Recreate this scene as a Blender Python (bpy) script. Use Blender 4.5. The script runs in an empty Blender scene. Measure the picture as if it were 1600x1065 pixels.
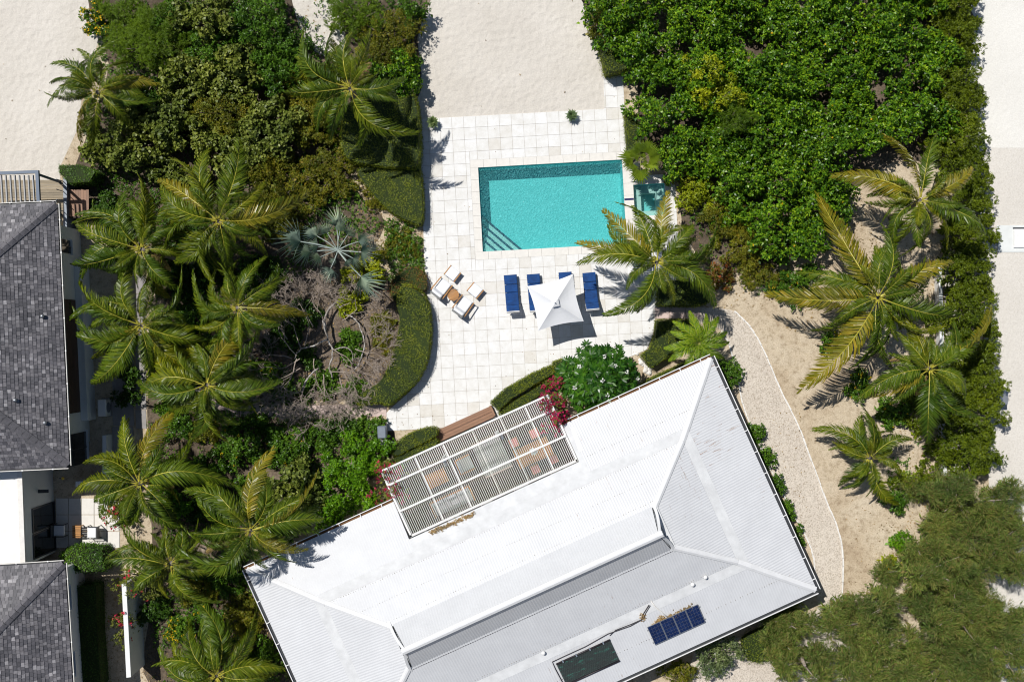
import bpy, math, random
import numpy as np
from mathutils import Vector, Matrix

# ------------------------------------------------------------------ camera, sky, sun
SC = bpy.context.scene
COL = SC.collection
S, H = 30.5, 60.0                       # photo pixels per metre on the ground, camera height
cam_d = bpy.data.cameras.new("camera")
cam_d.sensor_fit = 'HORIZONTAL'
cam_d.angle = 2 * math.atan(800 / (S * H))
cam_d.clip_end = 2000
cam = bpy.data.objects.new("camera", cam_d)
COL.objects.link(cam)
cam.location = (0, 0, H)
SC.camera = cam

SUNV = Vector((-0.38, 0.355, 1.0)).normalized()      # towards the sun
elev = math.asin(SUNV.z)
azim = math.atan2(SUNV.x, SUNV.y)
wd = bpy.data.worlds.new("World")
SC.world = wd
wd.use_nodes = True
wn = wd.node_tree
sky = wn.nodes.new("ShaderNodeTexSky")
sky.sky_type = 'NISHITA'
sky.sun_disc = False
sky.sun_elevation = elev
sky.sun_rotation = azim % (2 * math.pi)
sky.air_density = 1.0
sky.dust_density = 0.6
sky.ozone_density = 1.5
wn.links.new(sky.outputs[0], wn.nodes["Background"].inputs[0])
wn.nodes["Background"].inputs[1].default_value = 0.06
sl = bpy.data.lights.new("sun", 'SUN')
sl.energy = 4.3
sl.angle = math.radians(0.53)
sl.color = (1.0, 0.972, 0.93)
sun = bpy.data.objects.new("sun", sl)
COL.objects.link(sun)
sun.location = SUNV * 120
sun.rotation_euler = SUNV.to_track_quat('Z', 'Y').to_euler()
SC.view_settings.view_transform = 'Standard'
SC.view_settings.look = 'None'
SC.view_settings.exposure = 0.0
SC.view_settings.gamma = 1.0
SC.view_settings.use_curve_mapping = False
SC.render.engine = 'CYCLES'
SC.cycles.max_bounces = 8
SC.cycles.diffuse_bounces = 2
SC.cycles.pixel_filter_type = 'BLACKMAN_HARRIS'
SC.cycles.filter_width = 1.1
SC.cycles.transparent_max_bounces = 12
SC.cycles.caustics_reflective = False
SC.cycles.caustics_refractive = False

RNG = np.random.default_rng(7)
random.seed(7)


def W(px, py, h=0.0):
    """ground position (metres) of something at height h that the photo shows at pixel px, py"""
    f = (1 - h / H) / S
    return Vector(((px - 800) * f, (532.5 - py) * f, h))


# ------------------------------------------------------------------ materials
MAT = {}


def nmat(name):
    m = bpy.data.materials.new(name)
    m.use_nodes = True
    MAT[name] = m
    nt = m.node_tree
    return m, nt, nt.nodes["Principled BSDF"]


def N(nt, t, **kw):
    n = nt.nodes.new(t)
    for k, v in kw.items():
        setattr(n, k, v)
    return n


def noise(nt, scale, detail=4, rough=0.6, vec=None, dist=0.0):
    n = N(nt, "ShaderNodeTexNoise")
    n.inputs["Scale"].default_value = scale
    n.inputs["Detail"].default_value = detail
    n.inputs["Roughness"].default_value = rough
    n.inputs["Distortion"].default_value = dist
    if vec is not None:
        nt.links.new(vec, n.inputs["Vector"])
    return n


def ramp(nt, fac, stops):
    r = N(nt, "ShaderNodeValToRGB")
    e = r.color_ramp.elements
    e[0].position, e[0].color = stops[0][0], (*stops[0][1], 1)
    e[1].position, e[1].color = stops[-1][0], (*stops[-1][1], 1)
    for p, c in stops[1:-1]:
        x = e.new(p)
        x.color = (*c, 1)
    nt.links.new(fac, r.inputs[0])
    return r


def mixc(nt, fac, a, b, mode='MIX'):
    m = N(nt, "ShaderNodeMix", data_type='RGBA', blend_type=mode)
    for sock, v in ((m.inputs[0], fac), (m.inputs[6], a), (m.inputs[7], b)):
        if hasattr(v, "is_output"):
            nt.links.new(v, sock)
        elif isinstance(v, (int, float)):
            sock.default_value = v
        else:
            sock.default_value = (*v, 1)
    return m.outputs[2]


def bump(nt, bs, hgt, strength=0.5, dist=0.05):
    b = N(nt, "ShaderNodeBump")
    b.inputs["Strength"].default_value = strength
    b.inputs["Distance"].default_value = dist
    nt.links.new(hgt, b.inputs["Height"])
    nt.links.new(b.outputs[0], bs.inputs["Normal"])
    return b


def objc(nt):
    return N(nt, "ShaderNodeTexCoord").outputs["Object"]


def geoc(nt):
    return N(nt, "ShaderNodeNewGeometry").outputs["Position"]


def plain(name, col, rough=0.6, var=0.12, scale=6.0, bumpy=0.0, metal=0.0, spec=0.5):
    m, nt, b = nmat(name)
    n = noise(nt, scale, 5, 0.65, geoc(nt))
    lo = tuple(c * (1 - var) for c in col)
    hi = tuple(min(1, c * (1 + var)) for c in col)
    r = ramp(nt, n.outputs[0], [(0.3, lo), (0.7, hi)])
    nt.links.new(r.outputs[0], b.inputs["Base Color"])
    b.inputs["Roughness"].default_value = rough
    b.inputs["Metallic"].default_value = metal
    b.inputs["Specular IOR Level"].default_value = spec
    if bumpy:
        n2 = noise(nt, scale * 5, 4, 0.6, geoc(nt))
        bump(nt, b, n2.outputs[0], bumpy, 0.03)
    return m


def leafmat(name, cols, rough=0.42, trans=0.22, spec=0.32, wear=None, gain=1.6):
    """foliage: colour drawn leaf by leaf, light passing through"""
    m, nt, b = nmat(name)
    g = N(nt, "ShaderNodeNewGeometry")
    cols = [(c[0] * gain, c[1] * gain, c[2] * gain * .85) for c in cols]
    st = [(i / max(1, len(cols) - 1), c) for i, c in enumerate(cols)]
    r = ramp(nt, g.outputs["Random Per Island"], st)
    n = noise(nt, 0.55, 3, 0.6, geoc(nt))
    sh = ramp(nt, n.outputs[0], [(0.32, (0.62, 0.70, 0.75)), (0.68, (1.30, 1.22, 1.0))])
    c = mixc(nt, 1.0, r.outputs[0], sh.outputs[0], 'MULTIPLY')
    if wear:
        oi = N(nt, "ShaderNodeObjectInfo")
        rr = ramp(nt, oi.outputs["Random"], wear)
        c = mixc(nt, 1.0, c, rr.outputs[0], 'MULTIPLY')
    nt.links.new(c, b.inputs["Base Color"])
    b.inputs["Roughness"].default_value = rough
    b.inputs["Specular IOR Level"].default_value = spec
    t = N(nt, "ShaderNodeBsdfTranslucent")
    nt.links.new(c, t.inputs[0])
    mx = N(nt, "ShaderNodeMixShader")
    mx.inputs[0].default_value = trans
    nt.links.new(b.outputs[0], mx.inputs[1])
    nt.links.new(t.outputs[0], mx.inputs[2])
    nt.links.new(mx.outputs[0], nt.nodes["Material Output"].inputs[0])
    return m


# sand with footprints
def sandmat(name, c0, c1, foot=1.0, pebble=0.0):
    m, nt, b = nmat(name)
    g = geoc(nt)
    n1 = noise(nt, 0.35, 5, 0.6, g)
    n2 = noise(nt, 14, 5, 0.7, g)
    r1 = ramp(nt, n1.outputs[0], [(0.3, c0), (0.7, c1)])
    r2 = ramp(nt, n2.outputs[0], [(0.25, (0.86, 0.85, 0.83)), (0.65, (1.06, 1.06, 1.06))])
    c = mixc(nt, 1.0, r1.outputs[0], r2.outputs[0], 'MULTIPLY')
    if pebble:
        v = N(nt, "ShaderNodeTexVoronoi")
        v.inputs["Scale"].default_value = 22
        nt.links.new(g, v.inputs["Vector"])
        rv = ramp(nt, v.outputs["Color"], [(0.1, (0.62, 0.58, 0.53)), (0.5, (1.0, 1.0, 1.0)), (0.9, (1.12, 1.11, 1.1))])
        c = mixc(nt, pebble, c, rv.outputs[0], 'MULTIPLY')
    nt.links.new(c, b.inputs["Base Color"])
    b.inputs["Roughness"].default_value = 0.95
    b.inputs["Specular IOR Level"].default_value = 0.1
    v = N(nt, "ShaderNodeTexVoronoi", feature='SMOOTH_F1')
    v.inputs["Scale"].default_value = 3.1
    v.inputs["Smoothness"].default_value = 0.6
    v.inputs["Randomness"].default_value = 1.0
    d = noise(nt, 1.6, 3, 0.5, g)
    gm = N(nt, "ShaderNodeVectorMath", operation='MULTIPLY_ADD')
    nt.links.new(d.outputs["Color"], gm.inputs[0])
    gm.inputs[1].default_value = (0.35, 0.35, 0.35)
    nt.links.new(g, gm.inputs[2])
    nt.links.new(gm.outputs[0], v.inputs["Vector"])
    n3 = noise(nt, 5.0, 4, 0.6, g)
    ad = N(nt, "ShaderNodeMath", operation='MULTIPLY_ADD')
    nt.links.new(n3.outputs[0], ad.inputs[0])
    ad.inputs[1].default_value = 0.9
    nt.links.new(v.outputs["Distance"], ad.inputs[2])
    bump(nt, b, ad.outputs[0], 0.55 * foot, 0.07)
    return m


sandmat("sand", (0.575, 0.535, 0.475), (0.65, 0.61, 0.55), 1.15)
sandmat("road", (0.62, 0.585, 0.53), (0.68, 0.645, 0.59), 0.35, 0.25)
sandmat("concrete_road", (0.70, 0.68, 0.63), (0.76, 0.74, 0.69), 0.4)
sandmat("gravel", (0.54, 0.48, 0.41), (0.62, 0.56, 0.48), 0.5, 0.85)

# garden soil: pale sandy earth with litter
m, nt, b = nmat("soil")
g = geoc(nt)
n1 = noise(nt, 0.28, 5, 0.62, g, 0.4)
n2 = noise(nt, 3.2, 6, 0.7, g)
n3 = noise(nt, 16, 4, 0.7, g)
r1 = ramp(nt, n1.outputs[0], [(0.3, (0.40, 0.31, 0.21)), (0.48, (0.52, 0.43, 0.31)), (0.7, (0.60, 0.52, 0.40))])
r2 = ramp(nt, n2.outputs[0], [(0.28, (0.55, 0.5, 0.44)), (0.5, (1, 1, 1)), (0.75, (1.1, 1.1, 1.1))])
c = mixc(nt, 1.0, r1.outputs[0], r2.outputs[0], 'MULTIPLY')
r3 = ramp(nt, n3.outputs[0], [(0.3, (0.7, 0.66, 0.6)), (0.55, (1.05, 1.05, 1.05))])
c = mixc(nt, 1.0, c, r3.outputs[0], 'MULTIPLY')
nt.links.new(c, b.inputs["Base Color"])
b.inputs["Roughness"].default_value = 0.95
b.inputs["Specular IOR Level"].default_value = 0.1
bump(nt, b, n2.outputs[0], 0.6, 0.08)

m, nt, b = nmat("bed_soil")
g = geoc(nt)
n1 = noise(nt, 0.33, 4, 0.6, g, 0.5)
n2 = noise(nt, 7, 6, 0.75, g)
r1 = ramp(nt, n1.outputs[0], [(0.42, (0.10, 0.075, 0.05)), (0.60, (0.20, 0.155, 0.11)), (0.70, (0.46, 0.38, 0.29))])  # dark litter soil, shrub shade in its colour; tan stop for sunlit patches
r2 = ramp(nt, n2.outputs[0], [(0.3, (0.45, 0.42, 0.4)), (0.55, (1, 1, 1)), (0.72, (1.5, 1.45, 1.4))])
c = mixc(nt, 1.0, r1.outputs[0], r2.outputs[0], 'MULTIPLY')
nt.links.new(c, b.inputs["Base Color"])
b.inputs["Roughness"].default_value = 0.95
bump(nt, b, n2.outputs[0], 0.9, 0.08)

m, nt, b = nmat("mulch")
g = geoc(nt)
n1 = noise(nt, 1.1, 5, 0.7, g)
n2 = noise(nt, 9, 6, 0.75, g)
r1 = ramp(nt, n1.outputs[0], [(0.3, (0.095, 0.07, 0.05)), (0.6, (0.24, 0.19, 0.145))])
r2 = ramp(nt, n2.outputs[0], [(0.3, (0.45, 0.42, 0.4)), (0.55, (1, 1, 1)), (0.72, (1.7, 1.6, 1.5))])
c = mixc(nt, 1.0, r1.outputs[0], r2.outputs[0], 'MULTIPLY')
nt.links.new(c, b.inputs["Base Color"])
b.inputs["Roughness"].default_value = 0.95
bump(nt, b, n2.outputs[0], 0.9, 0.08)

# coral stone terrace tile: tone drawn per tile
m, nt, b = nmat("tile")
oi = N(nt, "ShaderNodeObjectInfo")
gi = N(nt, "ShaderNodeNewGeometry")
ad = N(nt, "ShaderNodeMath", operation='ADD')
fr = N(nt, "ShaderNodeMath", operation='FRACT')
nt.links.new(oi.outputs["Random"], ad.inputs[0])
nt.links.new(gi.outputs["Random Per Island"], ad.inputs[1])
nt.links.new(ad.outputs[0], fr.inputs[0])
r = ramp(nt, fr.outputs[0], [(0.0, (0.65, 0.62, 0.565)), (0.1, (0.685, 0.665, 0.625)), (0.16, (0.72, 0.713, 0.69)),
                             (0.7, (0.735, 0.73, 0.712)), (1.0, (0.765, 0.763, 0.753))])
n1 = noise(nt, 2.2, 6, 0.7, gi.outputs["Position"])
n2 = noise(nt, 30, 4, 0.7, gi.outputs["Position"])
r1 = ramp(nt, n1.outputs[0], [(0.3, (0.90, 0.885, 0.855)), (0.6, (1.03, 1.03, 1.03))])
r2 = ramp(nt, n2.outputs[0], [(0.3, (0.93, 0.92, 0.90)), (0.55, (1.02, 1.02, 1.02))])
c = mixc(nt, 1.0, r.outputs[0], r1.outputs[0], 'MULTIPLY')
c = mixc(nt, 1.0, c, r2.outputs[0], 'MULTIPLY')
nt.links.new(c, b.inputs["Base Color"])
b.inputs["Roughness"].default_value = 0.75
bump(nt, b, n2.outputs[0], 0.25, 0.01)

plain("joint", (0.45, 0.385, 0.30), 0.95, 0.3, 4)
plain("coping", (0.72, 0.69, 0.635), 0.75, 0.06, 5, 0.1)
plain("pink_stone", (0.60, 0.47, 0.42), 0.8, 0.08, 3, 0.15)
plain("grey_paving", (0.30, 0.28, 0.27), 0.85, 0.15, 3, 0.2)
plain("white_paint", (0.80, 0.79, 0.77), 0.5, 0.04, 3)
plain("white_wall", (0.76, 0.77, 0.76), 0.7, 0.05, 1.5, 0.1)
plain("flat_roof", (0.80, 0.79, 0.75), 0.8, 0.05, 1.2, 0.1)
plain("pale_kerb", (0.74, 0.71, 0.66), 0.8, 0.1, 4, 0.2)
plain("pad_concrete", (0.68, 0.70, 0.68), 0.8, 0.05, 2, 0.1)
plain("white_stone", (0.78, 0.75, 0.70), 0.8, 0.1, 4, 0.3)
plain("navy_tile", (0.012, 0.014, 0.085), 0.3, 0.1, 9)
plain("blue_cloth", (0.003, 0.045, 0.175), 0.85, 0.32, 3.5, 0.5)
plain("white_cloth", (0.80, 0.81, 0.83), 0.9, 0.03, 5, 0.1)
plain("pale_cloth", (0.42, 0.42, 0.42), 0.9, 0.06, 6)
plain("grey_cloth", (0.25, 0.25, 0.24), 0.9, 0.1, 8)
plain("pink_cloth", (0.62, 0.22, 0.20), 0.9, 0.15, 8)
plain("grey_metal", (0.16, 0.19, 0.23), 0.45, 0.1, 6)
plain("dark_metal", (0.035, 0.038, 0.042), 0.45, 0.2, 6)
plain("steel", (0.55, 0.56, 0.57), 0.35, 0.1, 6, 0, 0.8)
plain("blue_metal", (0.012, 0.05, 0.11), 0.45, 0.1, 6)
plain("black_pipe", (0.02, 0.015, 0.018), 0.5, 0.2, 6)
plain("rust", (0.20, 0.095, 0.03), 0.9, 0.4, 7)
plain("fascia", (0.16, 0.075, 0.025), 0.85, 0.3, 5)
plain("dark_glass", (0.008, 0.012, 0.014), 0.08, 0.2, 2, 0, 0, 0.8)
plain("screw", (0.30, 0.27, 0.24), 0.8, 0.3, 9)
plain("soffit", (0.10, 0.10, 0.10), 0.9, 0.1, 2)
plain("trunk", (0.22, 0.19, 0.155), 0.9, 0.3, 9, 0.5)
plain("bark", (0.20, 0.16, 0.12), 0.9, 0.3, 9, 0.5)
plain("grey_bark", (0.34, 0.28, 0.23), 0.9, 0.25, 9, 0.3)
plain("pale_bark", (0.58, 0.56, 0.53), 0.9, 0.35, 7, 0.3)
m, nt, b = nmat("mottled_bark")
n1 = noise(nt, 7, 5, 0.7, geoc(nt))
r = ramp(nt, n1.outputs[0], [(0.4, (0.20, 0.17, 0.14)), (0.5, (0.30, 0.27, 0.24)), (0.62, (0.52, 0.50, 0.47))])
nt.links.new(r.outputs[0], b.inputs["Base Color"])
b.inputs["Roughness"].default_value = 0.9
bump(nt, b, n1.outputs[0], 0.5, 0.03)
plain("terracotta", (0.12, 0.11, 0.10), 0.8, 0.1, 6)
plain("rachis", (0.43, 0.385, 0.045), 0.5, 0.3, 5)
plain("rachis_green", (0.26, 0.27, 0.06), 0.5, 0.25, 5)
plain("rachis_blue", (0.34, 0.40, 0.36), 0.5, 0.15, 5)
plain("flower_white", (0.80, 0.80, 0.74), 0.7, 0.04, 9)
plain("flower_centre", (0.75, 0.50, 0.06), 0.7, 0.04, 9)


def woodmat(name, col, axis=0, var=0.3):
    m, nt, b = nmat(name)
    oi = N(nt, "ShaderNodeObjectInfo")
    mp = N(nt, "ShaderNodeMapping")
    sc = [10, 10, 10]
    sc[axis] = 0.8
    mp.inputs["Scale"].default_value = sc
    nt.links.new(objc(nt), mp.inputs[0])
    n = noise(nt, 3, 5, 0.65, mp.outputs[0])
    lo = tuple(c * (1 - var) for c in col)
    hi = tuple(min(1, c * (1 + var)) for c in col)
    r = ramp(nt, n.outputs[0], [(0.3, lo), (0.7, hi)])
    rr = ramp(nt, oi.outputs["Random"], [(0, (0.75, 0.74, 0.73)), (1, (1.15, 1.12, 1.1))])
    c = mixc(nt, 1.0, r.outputs[0], rr.outputs[0], 'MULTIPLY')
    nt.links.new(c, b.inputs["Base Color"])
    b.inputs["Roughness"].default_value = 0.6
    return m


woodmat("teak", (0.42, 0.20, 0.055), 0, 0.22)
woodmat("deck_wood", (0.24, 0.13, 0.075), 0, 0.2)
woodmat("shade_toned_wood", (0.055, 0.032, 0.024), 0, 0.2)  # deck wood darkened in colour to stand for shade beneath the pergola
woodmat("grey_wood", (0.25, 0.20, 0.125), 0, 0.25)
woodmat("dark_wood", (0.075, 0.045, 0.03), 0, 0.25)

# painted corrugated sheet with some rust along the ribs
def roofmat(name, rustiness, ang):
    m, nt, b = nmat(name)
    g = geoc(nt)
    mp = N(nt, "ShaderNodeMapping")
    mp.inputs["Rotation"].default_value = (0, 0, -ang)
    nt.links.new(g, mp.inputs[0])
    mp2 = N(nt, "ShaderNodeMapping")
    mp2.inputs["Scale"].default_value = (11.0, 1.1, 1.1)
    nt.links.new(mp.outputs[0], mp2.inputs[0])
    st = noise(nt, 1.0, 4, 0.75, mp2.outputs[0])
    big = noise(nt, 0.16, 3, 0.5, g)
    blot = noise(nt, 0.9, 5, 0.7, g)
    base = ramp(nt, blot.outputs[0], [(0.3, (0.585, 0.59, 0.60)), (0.65, (0.64, 0.646, 0.655))])
    a = N(nt, "ShaderNodeMath", operation='MULTIPLY')
    nt.links.new(st.outputs[0], a.inputs[0])
    nt.links.new(big.outputs[0], a.inputs[1])
    lim = 0.44 - 0.15 * rustiness
    mask = ramp(nt, a.outputs[0], [(lim, (0, 0, 0)), (lim + 0.035, (1, 1, 1))])
    spots = noise(nt, 5.0, 4, 0.7, g)
    rc = ramp(nt, spots.outputs[0], [(0.35, (0.44, 0.42, 0.40)), (0.6, (0.36, 0.24, 0.18))])
    c = mixc(nt, mask.outputs[0], base.outputs[0], rc.outputs[0])
    nt.links.new(c, b.inputs["Base Color"])
    b.inputs["Roughness"].default_value = 0.5
    return m


AANG = math.atan2(0.414, 0.910)
roofmat("roof_sheet", 0.28, AANG)
roofmat("roof_sheet_worn", 0.40, AANG + math.pi / 2)
roofmat("roof_sheet_spotted", 0.34, AANG)
plain("roof_flat", (0.62, 0.625, 0.625), 0.7, 0.12, 1.6, 0.1)
plain("ridge_white", (0.72, 0.72, 0.72), 0.55, 0.05, 2)

# slate: every slate its own tone
m, nt, b = nmat("slate")
gi = N(nt, "ShaderNodeNewGeometry")
r = ramp(nt, gi.outputs["Random Per Island"], [(0.0, (0.060, 0.061, 0.072)), (0.45, (0.105, 0.105, 0.12)), (0.8, (0.15, 0.148, 0.162)), (0.97, (0.23, 0.23, 0.25)), (1.0, (0.34, 0.34, 0.36))])
n1 = noise(nt, 0.5, 4, 0.6, gi.outputs["Position"])
r1 = ramp(nt, n1.outputs[0], [(0.3, (0.8, 0.78, 0.76)), (0.7, (1.2, 1.15, 1.12))])
n2 = noise(nt, 12, 4, 0.6, gi.outputs["Position"])
r2 = ramp(nt, n2.outputs[0], [(0.3, (0.75, 0.74, 0.73)), (0.7, (1.15, 1.15, 1.15))])
c = mixc(nt, 1.0, r.outputs[0], r1.outputs[0], 'MULTIPLY')
c = mixc(nt, 1.0, c, r2.outputs[0], 'MULTIPLY')
nt.links.new(c, b.inputs["Base Color"])
b.inputs["Roughness"].default_value = 0.6
bump(nt, b, n2.outputs[0], 0.3, 0.02)

# pool finish and water
m, nt, b = nmat("pool_plaster")
g = geoc(nt)
n1 = noise(nt, 7, 5, 0.7, g)
r = ramp(nt, n1.outputs[0], [(0.3, (0.18, 0.70, 0.71)), (0.7, (0.31, 0.84, 0.85))])
nt.links.new(r.outputs[0], b.inputs["Base Color"])
b.inputs["Roughness"].default_value = 0.6
m, nt, b = nmat("step_plaster")
g = geoc(nt)
n1 = noise(nt, 9, 5, 0.7, g)
r = ramp(nt, n1.outputs[0], [(0.3, (0.66, 0.78, 0.74)), (0.7, (0.74, 0.84, 0.80))])
nt.links.new(r.outputs[0], b.inputs["Base Color"])


def watermat(name, tint, body, bodyfac):
    m, nt, b = nmat(name)
    out = nt.nodes["Material Output"]
    g = geoc(nt)
    n1 = noise(nt, 4.2, 3, 0.55, g, 1.2)
    v = N(nt, "ShaderNodeTexVoronoi", feature='SMOOTH_F1')
    v.inputs["Scale"].default_value = 12.0
    v.inputs["Smoothness"].default_value = 0.35
    gm = N(nt, "ShaderNodeVectorMath", operation='MULTIPLY_ADD')
    nt.links.new(n1.outputs["Color"], gm.inputs[0])
    gm.inputs[1].default_value = (0.3, 0.3, 0.3)
    nt.links.new(g, gm.inputs[2])
    nt.links.new(gm.outputs[0], v.inputs["Vector"])
    bp = N(nt, "ShaderNodeBump")
    bp.inputs["Strength"].default_value = 1.0
    bp.inputs["Distance"].default_value = 0.40
    nt.links.new(v.outputs["Distance"], bp.inputs["Height"])
    tr = N(nt, "ShaderNodeBsdfTransparent")
    tr.inputs[0].default_value = (*tint, 1)
    b.inputs["Base Color"].default_value = (*body, 1)
    b.inputs["Roughness"].default_value = 0.10
    b.inputs["IOR"].default_value = 1.33
    nt.links.new(bp.outputs[0], b.inputs["Normal"])
    mx = N(nt, "ShaderNodeMixShader")
    mx.inputs[0].default_value = bodyfac
    nt.links.new(tr.outputs[0], mx.inputs[1])
    nt.links.new(b.outputs[0], mx.inputs[2])
    nt.links.new(mx.outputs[0], out.inputs[0])
    return m


watermat("water", (0.70, 0.985, 0.97), (0.22, 0.80, 0.82), 0.36)
watermat("spa_water", (0.80, 0.97, 0.95), (0.20, 0.48, 0.44), 0.25)

m, nt, b = nmat("umbrella_cloth")
b.inputs["Base Color"].default_value = (0.76, 0.765, 0.775, 1)
b.inputs["Roughness"].default_value = 0.9
n1 = noise(nt, 1.5, 3, 0.5, geoc(nt))
bump(nt, b, n1.outputs[0], 0.2, 0.1)

m, nt, b = nmat("solar_cell")
b.inputs["Base Color"].default_value = (0.008, 0.018, 0.07, 1)
b.inputs["Roughness"].default_value = 0.25
n1 = noise(nt, 4, 2, 0.5, geoc(nt))
r = ramp(nt, n1.outputs[0], [(0.3, (0.006, 0.014, 0.055)), (0.7, (0.012, 0.028, 0.10))])
nt.links.new(r.outputs[0], b.inputs["Base Color"])

m, nt, b = nmat("pool_heater")
g = geoc(nt)
mp = N(nt, "ShaderNodeMapping")
mp.inputs["Rotation"].default_value = (0, 0, -AANG)
nt.links.new(g, mp.inputs[0])
mp2 = N(nt, "ShaderNodeMapping")
mp2.inputs["Scale"].default_value = (1.2, 5, 1)
nt.links.new(mp.outputs[0], mp2.inputs[0])
n1 = noise(nt, 1.5, 5, 0.75, mp2.outputs[0])
r = ramp(nt, n1.outputs[0], [(0.4, (0.007, 0.014, 0.014)), (0.58, (0.012, 0.03, 0.027)), (0.68, (0.02, 0.17, 0.12)), (0.8, (0.03, 0.25, 0.18))])
nt.links.new(r.outputs[0], b.inputs["Base Color"])
b.inputs["Roughness"].default_value = 0.5

# foliage
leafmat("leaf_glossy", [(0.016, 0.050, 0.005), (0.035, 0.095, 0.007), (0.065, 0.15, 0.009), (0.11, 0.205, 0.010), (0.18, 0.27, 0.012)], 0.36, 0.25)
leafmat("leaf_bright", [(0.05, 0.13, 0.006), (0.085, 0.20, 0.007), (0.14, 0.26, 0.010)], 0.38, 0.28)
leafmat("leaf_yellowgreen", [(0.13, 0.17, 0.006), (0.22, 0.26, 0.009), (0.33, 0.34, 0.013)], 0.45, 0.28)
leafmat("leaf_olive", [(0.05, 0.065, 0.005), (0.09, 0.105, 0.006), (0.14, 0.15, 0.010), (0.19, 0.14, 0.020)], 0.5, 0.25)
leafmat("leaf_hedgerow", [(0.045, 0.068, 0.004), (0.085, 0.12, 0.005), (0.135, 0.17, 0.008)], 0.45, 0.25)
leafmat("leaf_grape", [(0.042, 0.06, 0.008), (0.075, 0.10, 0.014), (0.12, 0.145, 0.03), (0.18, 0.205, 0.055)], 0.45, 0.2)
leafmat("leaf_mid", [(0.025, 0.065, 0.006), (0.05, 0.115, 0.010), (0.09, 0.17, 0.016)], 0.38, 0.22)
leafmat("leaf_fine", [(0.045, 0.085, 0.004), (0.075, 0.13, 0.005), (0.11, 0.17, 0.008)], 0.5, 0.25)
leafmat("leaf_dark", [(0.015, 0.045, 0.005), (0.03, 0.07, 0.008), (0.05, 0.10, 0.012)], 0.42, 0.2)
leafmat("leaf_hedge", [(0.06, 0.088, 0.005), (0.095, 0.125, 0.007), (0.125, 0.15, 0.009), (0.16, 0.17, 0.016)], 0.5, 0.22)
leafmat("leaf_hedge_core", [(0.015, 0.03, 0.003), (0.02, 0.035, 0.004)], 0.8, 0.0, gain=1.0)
leafmat("leaf_silver", [(0.04, 0.065, 0.022), (0.08, 0.11, 0.045), (0.20, 0.24, 0.15)], 0.3, 0.15)
leafmat("leaf_needle", [(0.04, 0.07, 0.014), (0.07, 0.11, 0.022), (0.115, 0.16, 0.04), (0.15, 0.115, 0.05), (0.155, 0.20, 0.075)], 0.6, 0.25, 0.12)
leafmat("leaf_red", [(0.05, 0.06, 0.008), (0.16, 0.03, 0.014), (0.07, 0.08, 0.008), (0.11, 0.10, 0.015)], 0.5, 0.2)
leafmat("leaf_plumeria", [(0.012, 0.055, 0.006), (0.03, 0.10, 0.009), (0.065, 0.16, 0.015)], 0.3, 0.18, gain=1.15)
leafmat("leaf_bougainvillea", [(0.06, 0.08, 0.010), (0.11, 0.13, 0.02), (0.16, 0.17, 0.04)], 0.5, 0.22)
leafmat("bract", [(0.38, 0.006, 0.075), (0.55, 0.012, 0.12), (0.42, 0.01, 0.15)], 0.6, 0.3, gain=1.0)
leafmat("bract_pink", [(0.62, 0.03, 0.06), (0.70, 0.02, 0.14), (0.65, 0.13, 0.10)], 0.6, 0.3, gain=1.0)
leafmat("petal_yellow", [(0.70, 0.42, 0.01), (0.80, 0.55, 0.02)], 0.6, 0.2, gain=1.0)
leafmat("litter", [(0.20, 0.13, 0.07), (0.32, 0.22, 0.12), (0.42, 0.30, 0.18), (0.12, 0.08, 0.05)], 0.9, 0.1, gain=1.0)
leafmat("agave", [(0.10, 0.16, 0.08), (0.20, 0.27, 0.14)], 0.45, 0.1, gain=1.0)
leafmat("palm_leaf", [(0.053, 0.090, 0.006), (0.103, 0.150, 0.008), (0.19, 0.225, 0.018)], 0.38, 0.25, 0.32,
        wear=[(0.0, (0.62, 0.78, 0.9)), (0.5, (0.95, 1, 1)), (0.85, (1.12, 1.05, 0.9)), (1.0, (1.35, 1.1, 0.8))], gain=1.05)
leafmat("palm_leaf_yellowing", [(0.15, 0.16, 0.012), (0.24, 0.22, 0.016), (0.33, 0.25, 0.025)], 0.36, 0.25, 0.5, gain=1.0)
leafmat("palm_leaf_dry", [(0.28, 0.19, 0.09), (0.38, 0.28, 0.15)], 0.7, 0.2, gain=1.0)
leafmat("cycad_leaf", [(0.05, 0.11, 0.008), (0.11, 0.17, 0.01), (0.17, 0.22, 0.015)], 0.4, 0.22)
leafmat("fan_leaf", [(0.10, 0.15, 0.012), (0.15, 0.20, 0.018), (0.12, 0.17, 0.016)], 0.4, 0.25)
leafmat("blue_fan_leaf", [(0.11, 0.165, 0.165), (0.16, 0.22, 0.215), (0.22, 0.27, 0.25)], 0.45, 0.15)

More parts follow.
